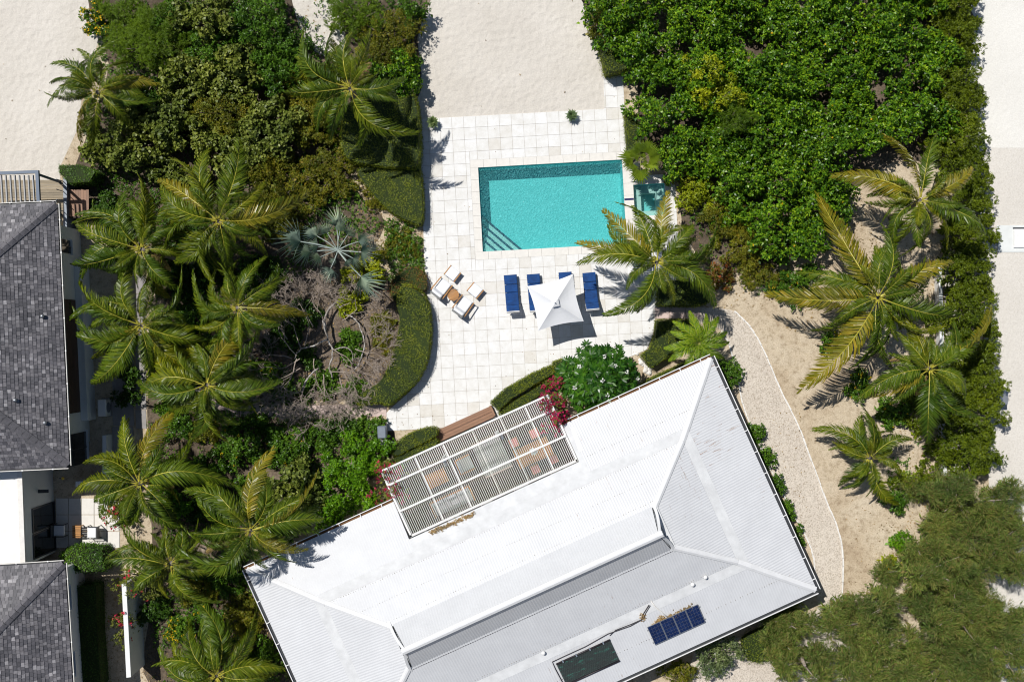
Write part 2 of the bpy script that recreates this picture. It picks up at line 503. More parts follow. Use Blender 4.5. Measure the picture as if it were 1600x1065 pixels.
# ------------------------------------------------------------------ mesh helpers
class MB:
    def __init__(self):
        self.v, self.f, self.m = [], [], []

    def add(self, vs, fs, mi=0):
        o = len(self.v)
        self.v += [tuple(p) for p in vs]
        self.f += [tuple(i + o for i in f) for f in fs]
        self.m += [mi] * len(fs)

    def box(self, c, s, rot=None, mi=0):
        x, y, z = s[0] / 2, s[1] / 2, s[2] / 2
        p = [Vector(q) for q in ((-x, -y, -z), (x, -y, -z), (x, y, -z), (-x, y, -z), (-x, -y, z), (x, -y, z), (x, y, z), (-x, y, z))]
        c = Vector(c)
        if rot is not None:
            R = Matrix.Rotation(rot, 3, 'Z') if isinstance(rot, (int, float)) else rot
            p = [R @ q for q in p]
        self.add([c + q for q in p], [(3, 2, 1, 0), (4, 5, 6, 7), (0, 1, 5, 4), (1, 2, 6, 5), (2, 3, 7, 6), (3, 0, 4, 7)], mi)

    def bar(self, a, b, w, h, mi=0, up=(0, 0, 1)):
        """a box from a to b, w wide and h deep"""
        a, b = Vector(a), Vector(b)
        d = b - a
        x = d.normalized()
        y = Vector(up).cross(x)
        if y.length < 1e-4:
            y = Vector((1, 0, 0)).cross(x)
        y.normalize()
        z = x.cross(y)
        R = Matrix((x, y, z)).transposed()
        self.box((a + b) / 2, (d.length, w, h), R, mi)

    def prism(self, poly, z0, z1, mi=0, top=True, bottom=True):
        n = len(poly)
        vs = [(p[0], p[1], z0) for p in poly] + [(p[0], p[1], z1) for p in poly]
        fs = [(i, (i + 1) % n, n + (i + 1) % n, n + i) for i in range(n)]
        if top:
            fs.append(tuple(range(n, 2 * n)))
        if bottom:
            fs.append(tuple(range(n - 1, -1, -1)))
        self.add(vs, fs, mi)

    def tube(self, pts, rad, n=6, mi=0, cap=True):
        pts = [Vector(p) for p in pts]
        if isinstance(rad, (int, float)):
            rad = [rad] * len(pts)
        vs, fs = [], []
        for i, p in enumerate(pts):
            d = (pts[min(i + 1, len(pts) - 1)] - pts[max(i - 1, 0)]).normalized()
            u = d.cross(Vector((0, 0, 1)))
            if u.length < 0.05:
                u = d.cross(Vector((0, 1, 0)))
            u.normalize()
            w = d.cross(u)
            for k in range(n):
                a = 2 * math.pi * k / n
                vs.append(p + (u * math.cos(a) + w * math.sin(a)) * rad[i])
        for i in range(len(pts) - 1):
            for k in range(n):
                fs.append((i * n + k, i * n + (k + 1) % n, (i + 1) * n + (k + 1) % n, (i + 1) * n + k))
        if cap:
            fs.append(tuple(range(n - 1, -1, -1)))
            fs.append(tuple((len(pts) - 1) * n + k for k in range(n)))
        self.add(vs, fs, mi)

    def mesh(self, name, mats, smooth=False):
        me = bpy.data.meshes.new(name)
        me.from_pydata(self.v, [], self.f)
        for mm in ([mats] if isinstance(mats, str) else mats):
            me.materials.append(MAT[mm])
        if len(me.materials) > 1:
            me.polygons.foreach_set("material_index", self.m)
        if smooth:
            me.polygons.foreach_set("use_smooth", [True] * len(me.polygons))
        me.update()
        return me

    def build(self, name, mats, parent=None, smooth=False, local=False):
        return link(name, self.mesh(name, mats, smooth), parent, local)


def link(name, me, parent=None, local=False):
    o = bpy.data.objects.new(name, me)
    COL.objects.link(o)
    if parent is not None:
        o.parent = parent
        if not local:                                   # mesh given in world coordinates
            o.matrix_parent_inverse = world_of(parent).inverted()
    return o


def world_of(o):
    m = Matrix.LocRotScale(o.location, o.rotation_euler, o.scale)
    if o.parent:
        return world_of(o.parent) @ o.matrix_parent_inverse @ m
    return m


def tag(o, label=None, cat=None, group=None, kind=None):
    if label:
        o["label"] = label
    if cat:
        o["category"] = cat
    if group:
        o["group"] = group
    if kind:
        o["kind"] = kind
    return o


def thing(name, label, cat, loc=(0, 0, 0), rz=0.0, group=None):
    o = bpy.data.objects.new(name, None)
    o.empty_display_size = 0.3
    COL.objects.link(o)
    o.location = loc
    o.rotation_euler = (0, 0, rz)
    return tag(o, label, cat, group)


def copy_thing(root, loc, rz, label):
    def cp(o, par):
        c = o.copy()
        COL.objects.link(c)
        c.parent = par
        for ch in list(o.children):
            cp(ch, c)
        return c
    kids = list(root.children)
    r = root.copy()
    COL.objects.link(r)
    for k in kids:
        cp(k, r)
    r.location = loc
    r.rotation_euler = (0, 0, rz)
    r["label"] = label
    return r


def sheet(name, poly, z, mat, kind="structure", thick=None):
    mb = MB()
    if thick:
        mb.prism(poly, z - thick, z)
    else:
        mb.add([(p[0], p[1], z) for p in poly], [tuple(range(len(poly)))])
    o = mb.build(name, mat)
    # upward facing
    if o.data.polygons[-1 if not thick else len(poly)].normal.z < 0:
        o.data.flip_normals()
    return tag(o, kind=kind)


def pxpoly(pts, h=0.0):
    return [W(x, y, h) for x, y in pts]


def smooth_poly(pts, n=6, closed=True):
    """Catmull-Rom through pixel points"""
    out = []
    k = len(pts)
    for i in range(k if closed else k - 1):
        g = (lambda j: pts[j % k]) if closed else (lambda j: pts[max(0, min(k - 1, j))])
        p0, p1, p2, p3 = g(i - 1), g(i), g(i + 1), g(i + 2)
        for j in range(n):
            t = j / n
            out.append(tuple(0.5 * (2 * p1[a] + (p2[a] - p0[a]) * t + (2 * p0[a] - 5 * p1[a] + 4 * p2[a] - p3[a]) * t * t
                                    + (3 * p1[a] - p0[a] - 3 * p2[a] + p3[a]) * t ** 3) for a in (0, 1)))
    if not closed:
        out.append(pts[-1])
    return out


def inside(poly, x, y):
    r = False
    j = len(poly) - 1
    for i in range(len(poly)):
        xi, yi, xj, yj = poly[i][0], poly[i][1], poly[j][0], poly[j][1]
        if (yi > y) != (yj > y) and x < (xj - xi) * (y - yi) / (yj - yi) + xi:
            r = not r
        j = i
    return r


def inside_np(poly, P):
    x, y = P[:, 0], P[:, 1]
    r = np.zeros(len(P), bool)
    j = len(poly) - 1
    for i in range(len(poly)):
        xi, yi, xj, yj = poly[i][0], poly[i][1], poly[j][0], poly[j][1]
        c = (yi > y) != (yj > y)
        r ^= c & (x < (xj - xi) * (y - yi) / ((yj - yi) + 1e-12) + xi)
        j = i
    return r


def clip_poly(subj, clip):
    """subject polygon clipped by a convex counter-clockwise one"""
    out = list(subj)
    for i in range(len(clip)):
        a, b_ = clip[i], clip[(i + 1) % len(clip)]
        ex, ey = b_[0] - a[0], b_[1] - a[1]
        inp, out = out, []
        for j in range(len(inp)):
            p, q = inp[j - 1], inp[j]
            sp = ex * (p[1] - a[1]) - ey * (p[0] - a[0])
            sq = ex * (q[1] - a[1]) - ey * (q[0] - a[0])
            if (sp >= 0) != (sq >= 0):
                t = sp / (sp - sq)
                out.append((p[0] + (q[0] - p[0]) * t, p[1] + (q[1] - p[1]) * t))
            if sq >= 0:
                out.append(q)
        if not out:
            return []
    return out


def area(poly):
    return 0.5 * abs(sum(poly[i - 1][0] * poly[i][1] - poly[i][0] * poly[i - 1][1] for i in range(len(poly))))


def np_mesh(name, V, nper, nface, mat):
    """mesh of many separate n-gons, each with its own nper vertices"""
    me = bpy.data.meshes.new(name)
    V = np.ascontiguousarray(V, dtype=np.float32).reshape(-1, 3)
    me.vertices.add(len(V))
    me.vertices.foreach_set("co", V.ravel())
    me.loops.add(len(V))
    me.loops.foreach_set("vertex_index", np.arange(len(V), dtype=np.int32))
    me.polygons.add(nface)
    me.polygons.foreach_set("loop_start", np.arange(nface, dtype=np.int32) * nper)
    me.materials.append(MAT[mat])
    me.update(calc_edges=True)
    me.validate()
    return me


def unit(a):
    return a / (np.linalg.norm(a, axis=-1, keepdims=True) + 1e-9)


def leaves(name, P, D, Nn, L, Wd, mat, shape=4, fold=0.12, droop=0.12):
    """leaf blades: base points, directions, normals, lengths, widths"""
    D = unit(D)
    Sd = unit(np.cross(D, Nn))
    Nn = np.cross(Sd, D)
    L = np.asarray(L)[:, None]
    Wd = np.asarray(Wd)[:, None]
    if shape == 4:
        V = np.stack([P, P + D * L * .45 + Sd * Wd * .5 + Nn * L * fold, P + D * L - Nn * L * droop,
                      P + D * L * .45 - Sd * Wd * .5 + Nn * L * fold], 1)
    elif shape == 3:
        V = np.stack([P - Sd * Wd * .5, P + D * L, P + Sd * Wd * .5], 1)
    else:
        V = np.stack([P, P + D * L * .28 + Sd * Wd * .46 + Nn * L * fold, P + D * L * .75 + Sd * Wd * .40 + Nn * L * fold * .6,
                      P + D * L - Nn * L * droop, P + D * L * .75 - Sd * Wd * .40 + Nn * L * fold * .6,
                      P + D * L * .28 - Sd * Wd * .46 + Nn * L * fold], 1)
    return np_mesh(name, V, V.shape[1], len(V), mat)

# ------------------------------------------------------------------ pool frame
TH = math.radians(3.2)
PO = W(747, 262)
EU = Vector((math.cos(TH), math.sin(TH), 0))
EV = Vector((math.sin(TH), -math.cos(TH), 0))


def UV(u, v, z=0.0):
    p = PO + EU * u + EV * v
    return Vector((p.x, p.y, z))


PW, PH = 7.38, 4.31
CP = 0.40
SPA = (7.88, 1.32, 9.48, 2.94)
HOLE = (-CP, -CP, 9.88, PH + CP)

# ------------------------------------------------------------------ ground
G = 300.0
mb = MB()
hu0, hv0, hu1, hv1 = HOLE
hole = [UV(hu0, hv0), UV(hu1, hv0), UV(hu1, hv1), UV(hu0, hv1)]
outer = [Vector((-G, G, 0)), Vector((G, G, 0)), Vector((G, -G, 0)), Vector((-G, -G, 0))]
for i in range(4):
    j = (i + 1) % 4
    mb.add([outer[j], outer[i], hole[i], hole[j]], [(0, 1, 2, 3)])
mb.add([UV(PW + CP, hv0), UV(hu1, hv0), UV(hu1, .87), UV(PW + CP, .87)], [(3, 2, 1, 0)])
mb.add([UV(SPA[0], 3.34), UV(hu1, 3.34), UV(hu1, hv1), UV(SPA[0], hv1)], [(3, 2, 1, 0)])
ground = mb.build("ground", "soil")
tag(ground, kind="structure")
for p in ground.data.polygons:
    pass
if ground.data.polygons[0].normal.z < 0:
    ground.data.flip_normals()

sheet("sand_yard", pxpoly([(-2500, -2600), (150, -2600), (150, 0), (155, 60), (130, 140), (120, 205), (95, 258), (92, 330), (-2500, 330)]), 0.004, "sand")
sheet("sand_lawn", pxpoly([(690, -2600), (905, -2600), (916, 0), (945, 105), (944, 171), (800, 179), (652, 187), (655, 0), (690, -400)]), 0.004, "sand")
sheet("road", pxpoly([(1508, -2600), (3600, -2600), (3600, 3600), (1560, 3600), (1545, 760), (1530, 300)]), 0.004, "road")
sheet("concrete_slab", pxpoly([(1500, -1500), (1900, -1500), (1900, 231), (1515, 231)]), 0.008, "concrete_road")
sheet("concrete_pad", pxpoly([(1557, 352), (1700, 352), (1700, 394), (1559, 394)]), 0.05, "pad_concrete", thick=0.05)
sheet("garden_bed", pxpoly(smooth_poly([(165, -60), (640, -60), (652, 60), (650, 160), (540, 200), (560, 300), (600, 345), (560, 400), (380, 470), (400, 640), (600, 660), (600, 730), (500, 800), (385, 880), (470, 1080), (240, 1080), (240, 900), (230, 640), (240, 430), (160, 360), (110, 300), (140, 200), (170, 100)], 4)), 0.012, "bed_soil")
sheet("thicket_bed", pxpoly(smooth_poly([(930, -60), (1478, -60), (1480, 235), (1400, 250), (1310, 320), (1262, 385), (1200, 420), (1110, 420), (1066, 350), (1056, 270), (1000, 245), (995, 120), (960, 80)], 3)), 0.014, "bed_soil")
sheet("sandy_gap", pxpoly(smooth_poly([(455, -40), (520, -40), (535, 30), (540, 90), (500, 85), (470, 50)], 4)), 0.018, "sand")
sheet("mulch_bed", pxpoly(smooth_poly([(400, 470), (470, 420), (560, 400), (620, 450), (630, 530), (600, 610), (500, 625), (410, 625), (380, 560)])), 0.019, "mulch")

# gravel path, kerbed with pale edging
L_edge = [(1082, 508), (1112, 505), (1130, 522), (1141, 545), (1152, 590), (1163, 640), (1185, 690), (1205, 735), (1232, 790), (1255, 830), (1268, 860), (1273, 890), (1277, 960), (1262, 1100)]
R_edge = [(1095, 480), (1141, 484), (1160, 498), (1175, 515), (1192, 545), (1203, 570), (1222, 615), (1245, 660), (1268, 720), (1290, 780), (1307, 820), (1316, 860), (1316, 920), (1312, 960), (1290, 1100)]
Ls = smooth_poly(L_edge, 5, False)
Rs = smooth_poly(R_edge, 5, False)
sheet("gravel_path", [W(*p) for p in Ls] + [W(*p) for p in reversed(Rs)], 0.010, "gravel")
sheet("gravel_yard", pxpoly([(1090, 1005), (1215, 985), (1300, 940), (1330, 1000), (1300, 1200), (1060, 1200), (1070, 1060)]), 0.014, "gravel")


def kerb(name, pts, w, z, mat, label):
    t = thing(name, label, "edging", W(*pts[0]))
    n = 0
    P = [W(*p) for p in pts]
    seg = []
    for a, b_ in zip(P, P[1:]):
        k = max(1, int((b_ - a).length / 0.35))
        for i in range(k):
            seg.append((a.lerp(b_, i / k), a.lerp(b_, (i + 1) / k)))
    for a, b_ in seg:
        mb = MB()
        q = (b_ - a) * 0.02
        off = Vector((random.uniform(-.012, .012), random.uniform(-.012, .012), 0))
        mb.bar(a + q + off + Vector((0, 0, z / 2)), b_ - q + off + Vector((0, 0, z / 2)), w * random.uniform(.8, 1.2), z * random.uniform(.8, 1.2))
        mb.build("edging_stone", mat, t)


kerb("path_edging", [p for p in Ls if 515 < p[1] < 900], 0.07, 0.07, "pale_kerb", "pale stone edging along the house side of gravel path")
kerb("path_edging", [p for p in Rs if 484 < p[1] < 950], 0.075, 0.08, "pale_kerb", "pale stone edging along the palm side of gravel path")

# ------------------------------------------------------------------ terrace of square tiles
TER = [(652, 186.5), (944, 170.5), (943, 114), (973, 112.3), (979, 247), (1053, 250), (1062, 430), (1030, 470), (1023, 500), (1020, 525), (1010, 546), (985, 557), (930, 575),
       (880, 600), (800, 652), (783, 662), (700, 700), (640, 735), (604, 735), (604, 645), (608, 640), (640, 612), (659, 585), (669, 550), (672, 520), (671, 490), (667, 455), (664, 430), (661, 345), (656, 260)]


def to_uv(px, py):
    d = W(px, py) - PO
    return (d.dot(EU), d.dot(EV))


ter_uv = [to_uv(*p) for p in TER]
TP = 0.6105
V0 = 0.374 - TP
zones = [(-CP, -CP, SPA[0], PH + CP), (SPA[0] - .01, .87, 9.88, 3.34), (PW + CP, -CP, 9.9, .88)]
terrace = thing("terrace", None, None, UV(0, 5, 0))
tag(terrace, "white coral stone tile terrace around the turquoise pool", "terrace", kind="structure")
base = MB()
pieces = []


def minus(c, z):
    u0, v0, u1, v1 = c
    if u1 <= z[0] or u0 >= z[2] or v1 <= z[1] or v0 >= z[3]:
        return [c]
    out = []
    if u0 < z[0]:
        out.append((u0, v0, z[0], v1))
    if u1 > z[2]:
        out.append((z[2], v0, u1, v1))
    mu0, mu1 = max(u0, z[0]), min(u1, z[2])
    if v0 < z[1]:
        out.append((mu0, v0, mu1, z[1]))
    if v1 > z[3]:
        out.append((mu0, z[3], mu1, v1))
    return out


for iu in range(-9, 20):
    for iv in range(-9, 22):
        cells = [(iu * TP, V0 + iv * TP, iu * TP + TP, V0 + iv * TP + TP)]
        for z in zones:
            cells = [d for c in cells for d in minus(c, z)]
        for c in cells:
            for gap, tgt in ((0.0, 0), (0.0055, 1)):
                q = [(c[0] + gap, c[1] + gap), (c[2] - gap, c[1] + gap), (c[2] - gap, c[3] - gap), (c[0] + gap, c[3] - gap)]
                if q[1][0] - q[0][0] < 0.03 or q[2][1] - q[1][1] < 0.03:
                    continue
                pl = clip_poly(ter_uv, q)
                if len(pl) < 3 or area(pl) < 0.004:
                    continue
                if tgt == 0:
                    w = [UV(*p) for p in pl]
                    base.add([(p.x, p.y, 0.016) for p in w], [tuple(range(len(w)))[::-1]])
                else:
                    full = abs(area(pl) - (TP - .013) ** 2) < 1e-4
                    pieces.append((full, area(pl), pl))
bo = base.build("mortar_bed", "joint", terrace)
bo.data.validate()
pieces.sort(key=lambda p: -p[1])
tile_me = None
rest = MB()
TZ = 0.034
for k, (full, ar, pl) in enumerate(pieces):
    if k < 290:
        cx = sum(p[0] for p in pl) / len(pl)
        cy = sum(p[1] for p in pl) / len(pl)
        if full:
            if tile_me is None:
                mb = MB()
                h = (TP - .013) / 2
                bv = 0.006
                lo = [(-h, -h), (h, -h), (h, h), (-h, h)]
                vs = [(x, y, -.03) for x, y in lo] + [(x, y, -bv) for x, y in lo] + [(x * (1 - bv / h), y * (1 - bv / h), 0) for x, y in lo]
                fs = [(8, 9, 10, 11)]
                for i in range(4):
                    j = (i + 1) % 4
                    fs += [(i, j, 4 + j, 4 + i), (4 + i, 4 + j, 8 + j, 8 + i)]
                mb.add(vs, fs)
                tile_me = mb.mesh("tile", "tile")
            o = link("tile", tile_me, terrace)
            p = UV(cx, cy)
            o.location = (p.x, p.y, TZ + random.uniform(-.0015, .0015))
            o.rotation_euler = (random.uniform(-.002, .002), random.uniform(-.002, .002), TH + math.pi / 2 * random.randrange(4))
        else:
            mb = MB()
            w = [UV(*p) for p in pl][::-1]
            mb.prism(w, 0.006, TZ, bottom=False)
            mb.build("tile", "tile", terrace)
    else:
        w = [UV(*p) for p in pl][::-1]
        rest.prism(w, 0.006, TZ + random.uniform(-.0015, .0015), bottom=False)
tag(rest.build("tile_border", "tile", terrace), kind="stuff")

# ------------------------------------------------------------------ pool
pool = thing("swimming_pool", "rectangular turquoise swimming pool set into white terrace", "pool", UV(0, 0, 0))
ZW = -0.13
mb = MB()
dp = -1.35
c4 = [(0, 0), (PW, 0), (PW, PH), (0, PH)]
for i in range(4):
    a, b_ = c4[i], c4[(i + 1) % 4]
    mb.add([UV(*a, 0.0), UV(*b_, 0.0), UV(*b_, dp), UV(*a, dp)], [(0, 1, 2, 3)])
mb.add([UV(*p, dp) for p in c4], [(3, 2, 1, 0)])
mb.build("basin", "pool_plaster", pool)
# corner steps with navy edges
for k, (r, z) in enumerate(((2.05, -1.02), (1.6, -.80), (1.15, -.58), (.72, -.36))):
    mb = MB()
    cc = (0.006 + k * .001, PH - .006 - k * .001)
    tri = [UV(*cc), UV(cc[0], PH - r * .95), UV(r * 1.0, cc[1])]
    mb.prism(tri, dp, z)
    st = mb.build("step", "step_plaster", pool)
    mb = MB()
    mb.bar(UV(0.03, PH - r * .95 + .03, z + .008), UV(r - .03, PH - .03, z + .008), 0.11, 0.02)
    mb.build("step_edge", "navy_tile", st)
mb = MB()
mb.add([UV(*p, ZW) for p in c4], [(3, 2, 1, 0)])
mb.build("water_surface", "water", pool)


def coping_run(parent, u0, v0, u1, v1, along, n, mat="coping", z1=0.040):
    for i in range(n):
        f0, f1 = i / n, (i + 1) / n
        e = 0.004
        if along == 'u':
            q = (u0 + (u1 - u0) * f0 + e, v0, u0 + (u1 - u0) * f1 - e, v1)
        else:
            q = (u0, v0 + (v1 - v0) * f0 + e, u1, v0 + (v1 - v0) * f1 - e)
        mb = MB()
        mb.prism([UV(q[0], q[1]), UV(q[0], q[3]), UV(q[2], q[3]), UV(q[2], q[1])], -0.10 if mat == "coping" else -1.3, z1 + random.uniform(-.002, .002))
        mb.build("coping_stone", mat, parent)


coping_run(pool, -CP, -CP, PW + CP, 0, 'u', 12)
coping_run(pool, -CP, PH, PW + CP, PH + CP, 'u', 12)
coping_run(pool, -CP, 0, 0, PH, 'v', 7)
coping_run(pool, PW, 0, SPA[0], PH, 'v', 7)
mb = MB()
mb.prism([UV(PW + .01, 2.0), UV(PW + .01, 2.1), UV(SPA[0] - .01, 2.1), UV(SPA[0] - .01, 2.0)], 0.0, 0.047)
mb.build("tile_band", "navy_tile", pool)

spa = thing("hot_tub", "small square hot tub with pale benches beside pool", "hot tub", UV(SPA[0], SPA[1]))
u0, v0, u1, v1 = SPA
mb = MB()
for i in range(4):
    q = [(u0, v0), (u1, v0), (u1, v1), (u0, v1)]
    a, b_ = q[i], q[(i + 1) % 4]
    mb.add([UV(*a, 0.0), UV(*b_, 0.0), UV(*b_, -1.1), UV(*a, -1.1)], [(0, 1, 2, 3)])
mb.add([UV(*p, -1.1) for p in q], [(3, 2, 1, 0)])
mb.build("basin", "pool_plaster", spa)
for (a, b_, c_, d) in ((u0, v0, u0 + .42, v1), (u1 - .42, v0, u1, v1), (u0 + .42, v0, u1 - .42, v0 + .42), (u0 + .42, v1 - .3, u1 - .42, v1)):
    mb = MB()
    mb.prism([UV(a + .004, b_ + .004), UV(a + .004, d - .004), UV(c_ - .004, d - .004), UV(c_ - .004, b_ + .004)], -1.09, -.5)
    mb.build("bench", "step_plaster", spa)
mb = MB()
mb.add([UV(*p, ZW) for p in q], [(3, 2, 1, 0)])
mb.build("water_surface", "spa_water", spa)
coping_run(spa, u0, .87, 9.88, v0, 'u', 3)
coping_run(spa, u0, v1, 9.88, 3.34, 'u', 3)
coping_run(spa, u1, v0, 9.88, v1, 'v', 3)

# ------------------------------------------------------------------ stone walks
def slab_walk(name, label, quads, mat, z=0.05):
    t = thing(name, label, "path", W(*quads[0][0]))
    for q in quads:
        mb = MB()
        mb.prism(pxpoly(q)[::-1], 0.0, z + random.uniform(-.003, .003))
        mb.build("paving_slab", mat, t)
    tag(t, kind="structure")


slab_walk("stone_walk", "pink stone walk running left from the terrace under bare tree",
          [[(604 - 46 * (i + 1) + 1, 632 + i * .2), (604 - 46 * i, 632 + i * .2), (604 - 46 * i, 650 + i * .2), (604 - 46 * (i + 1) + 1, 650 + i * .2)] for i in range(5)] +
          [[(352, 636), (373, 636), (373, 652), (352, 652)], [(331, 612), (352, 612), (352, 640), (331, 640)], [(305, 604), (330, 604), (330, 626), (305, 626)]], "pink_stone")
slab_walk("stone_walk", "pink stone walk joining terrace to the gravel path",
          [[(1023 + 24 * i, 479), (1046 + 24 * i, 479), (1046 + 24 * i, 497), (1023 + 24 * i, 497)] for i in range(3)], "pink_stone")
slab_walk("side_walk", "narrow grey paved walk between slate house and palms",
          [[(212, 430 + 30 * i), (228, 430 + 30 * i), (229, 459 + 30 * i), (213, 459 + 30 * i)] for i in range(8)], "grey_paving", 0.04)
slab_walk("side_path", "dark paved service path along the neighbouring slate house",
          [[(175, 540 + 42 * i), (208, 540 + 42 * i), (210, 581 + 42 * i), (177, 581 + 42 * i)] for i in range(5)], "grey_paving", 0.03)

# ------------------------------------------------------------------ white house with corrugated roof
EA = Vector((0.9102, 0.4141, 0))
EN = Vector((0.4141, -0.9102, 0))


def AN(a, n, z=0.0):
    p = EA * a + EN * n
    return Vector((p.x, p.y, z))


A0, A1 = -16.4, 8.5
NC, HWD = 10.95, 6.23
N0, N1 = NC - HWD, NC + HWD
PROF = [(6.23, 3.0), (3.70, 3.66), (3.20, 3.74), (1.05, 4.72), (0.0, 5.95)]     # half width, height
ENDR = [0.0, 2.53, 3.03, 5.6]                                               # inset of the hip ends
house = thing("white_house", "white single storey house with corrugated metal hip roof", "house", AN(-4, NC))


def zig(mb, P0, P1, Q0, Q1, pitch=0.128, amp=0.0055, mi=0, lift=0.0):
    """corrugated sheet: lower edge P0-P1, upper edge Q0-Q1 (a trapezoid whose edges run parallel), ribs run up the slope"""
    d = (P1 - P0)
    ln = d.length
    x = d / ln
    q0, q1 = (Q0 - P0).dot(x), (Q1 - P0).dot(x)
    up = (Q0 - P0) - x * q0
    rise = up.length
    upn = up / rise
    nor = x.cross(upn)
    if nor.z < 0:
        nor = -nor
    lo, hi = min(0, q0), max(ln, q1)
    cs = set(np.arange(lo, hi, pitch / 4).tolist()) | {0.0, ln, q0, q1, hi}
    cs = sorted(cs)
    vs, fs = [], []
    for s in cs:
        t0 = t1 = None
        # lower and upper limit of the rib at s
        t0, t1 = 0.0, 1.0
        if q0 > 0 and s < q0:
            t1 = s / q0
        if q1 < ln and s > q1:
            t1 = (ln - s) / (ln - q1)
        if q0 < 0 and s < 0:
            t0 = s / q0
        if q1 > ln and s > ln:
            t0 = (s - ln) / (q1 - ln)
        o = nor * (amp * math.sin(2 * math.pi * s / pitch) + lift)
        vs.append(P0 + x * s + upn * rise * t0 + o)
        vs.append(P0 + x * s + upn * rise * t1 + o)
    for i in range(len(cs) - 1):
        fs.append((2 * i, 2 * i + 2, 2 * i + 3, 2 * i + 1))
    mb.add(vs, fs, mi)


def ring(k):
    """corner points of roof ring k: NW, NE, SE, SW"""
    hw, z = PROF[k]
    r = ENDR[k]
    return [AN(A0 + r, NC - hw, z), AN(A1 - r, NC - hw, z), AN(A1 - r, NC + hw, z), AN(A0 + r, NC + hw, z)]


R0, R1, R2, R3 = ring(0), ring(1), ring(2), ring(3)
# north skirt is notched for the pergola
PA0, PA1, PN0, PN1 = -8.42, 0.50, 3.10, 6.62
zn = 3.0 + (PN1 - N0) / 2.53 * 0.66
mb = MB()
zig(mb, AN(A0, N0, 3.0), AN(PA0 - .06, N0, 3.0), R1[0], AN(PA0 - .06, NC - 3.7, 3.66))
mb.build("skirt_sheet", "roof_sheet", house)
mb = MB()
zig(mb, AN(PA1 + .32, N0, 3.0), R0[1], AN(PA1 + .32, NC - 3.7, 3.66), R1[1])
mb.build("skirt_sheet", "roof_sheet", house)
mb = MB()
mb.add([AN(PA0 - .06, PN1 + .02, zn), AN(PA1 + .32, PN1 + .02, zn), AN(PA1 + .32, NC - 3.7, 3.66), AN(PA0 - .06, NC - 3.7, 3.66)], [(0, 1, 2, 3)])
mb.add([AN(PA1 + .04, N0 + .02, 3.02), AN(PA1 + .32, N0 + .02, 3.02), AN(PA1 + .32, PN1 + .02, zn), AN(PA1 + .04, PN1 + .02, zn)], [(0, 1, 2, 3)])
mb.build("flat_sheet", "roof_flat", house)
for nm, (i, j), mt in (("skirt_sheet", (1, 2), "roof_sheet_worn"), ("skirt_sheet", (2, 3), "roof_sheet_spotted"), ("skirt_sheet", (3, 0), "roof_sheet")):
    mb = MB()
    zig(mb, R0[i], R0[j], R1[i], R1[j])
    mb.build(nm, mt, house)
mb = MB()
for i in range(4):
    j = (i + 1) % 4
    up = Vector((0, 0, .012))
    mb.add([R1[i] + up, R1[j] + up, R2[j] + up, R2[i] + up], [(0, 1, 2, 3)])
mb.build("break_flashing", "roof_flat", house)
for (i, j) in ((0, 1), (1, 2), (2, 3), (3, 0)):
    mb = MB()
    a, b_ = R2[i], R2[j]
    low = (a - b_).normalized() * 0
    zig(mb, a + Vector((0, 0, .03)), b_ + Vector((0, 0, .03)), R3[i] + Vector((0, 0, .03)), R3[j] + Vector((0, 0, .03)))
    mb.build("upper_sheet", "roof_sheet", house)
# steep capping roof with flared gable ends
g0, g1 = A0 + ENDR[3], A1 - ENDR[3]
rd0, rd1 = g0 + .45, g1 - .45
ZR = PROF[4][1]
for s in (-1, 1):
    mb = MB()
    zig(mb, AN(g0 + .12, NC + s * 1.17, 4.66), AN(g1 - .12, NC + s * 1.17, 4.66), AN(rd0, NC, ZR), AN(rd1, NC, ZR))
    mb.build("cap_sheet", "roof_sheet", house)
for s, ga, ra in ((0, g0, rd0), (1, g1, rd1)):
    mb = MB()
    mb.add([AN(ga + (.10 if s == 0 else -.10), NC - 1.16, 4.62), AN(ga + (.10 if s == 0 else -.10), NC + 1.16, 4.62), AN(ra + (-.03 if s == 0 else .03), NC, ZR - .02)], [(0, 1, 2)])
    mb.build("gable_end", "white_wall", house)
    sg = -1 if s == 0 else 1
    for q in (-1, 1):                      # curved flared bargeboard
        mb = MB()
        pts = []
        for k in range(9):
            t = k / 8
            hw = 1.30 * (1 - t) + .0
            z = 4.60 + (ZR - 4.55) * (t ** 1.0) - .10 * math.sin(math.pi * t)
            a = ga + (ra - ga) * t + sg * (.0 + .12 * math.sin(math.pi * t * .9))
            pts.append(AN(a, NC + q * hw, z))
        for k in range(8):
            mb.bar(pts[k], pts[k + 1], .13, .07)
        mb.build("bargeboard", "ridge_white", house)


def cap_strip(name, a, b_, w, mat="ridge_white", lift=.05):
    """folded metal capping along an edge"""
    d = (b_ - a).normalized()
    sd = Vector((-d.y, d.x, 0)).normalized()
    mb = MB()
    rows = 10
    vs, fs = [], []
    for k in range(rows + 1):
        p = a.lerp(b_, k / rows)
        vs += [p - sd * w + Vector((0, 0, lift - w * .32)), p - sd * w * .25 + Vector((0, 0, lift + .02)), p + sd * w * .25 + Vector((0, 0, lift + .02)), p + sd * w + Vector((0, 0, lift - w * .32))]
    for k in range(rows):
        for c in range(3):
            fs.append((4 * k + c, 4 * k + c + 1, 4 * k + c + 5, 4 * k + c + 4))
    mb.add(vs, fs)
    mb.build(name, mat, house)


cap_strip("ridge_cap", AN(rd0 - .2, NC, ZR + .05), AN(rd1 + .2, NC, ZR + .05), .15, lift=.03)
for i in range(4):
    cap_strip("hip_cap", R0[i] + (R1[i] - R0[i]) * .02, R1[i], .15, lift=.06)
    cap_strip("hip_cap", R1[i], R2[i], .15, lift=.065)
    cap_strip("hip_cap", R2[i], R3[i], .14, lift=.085)
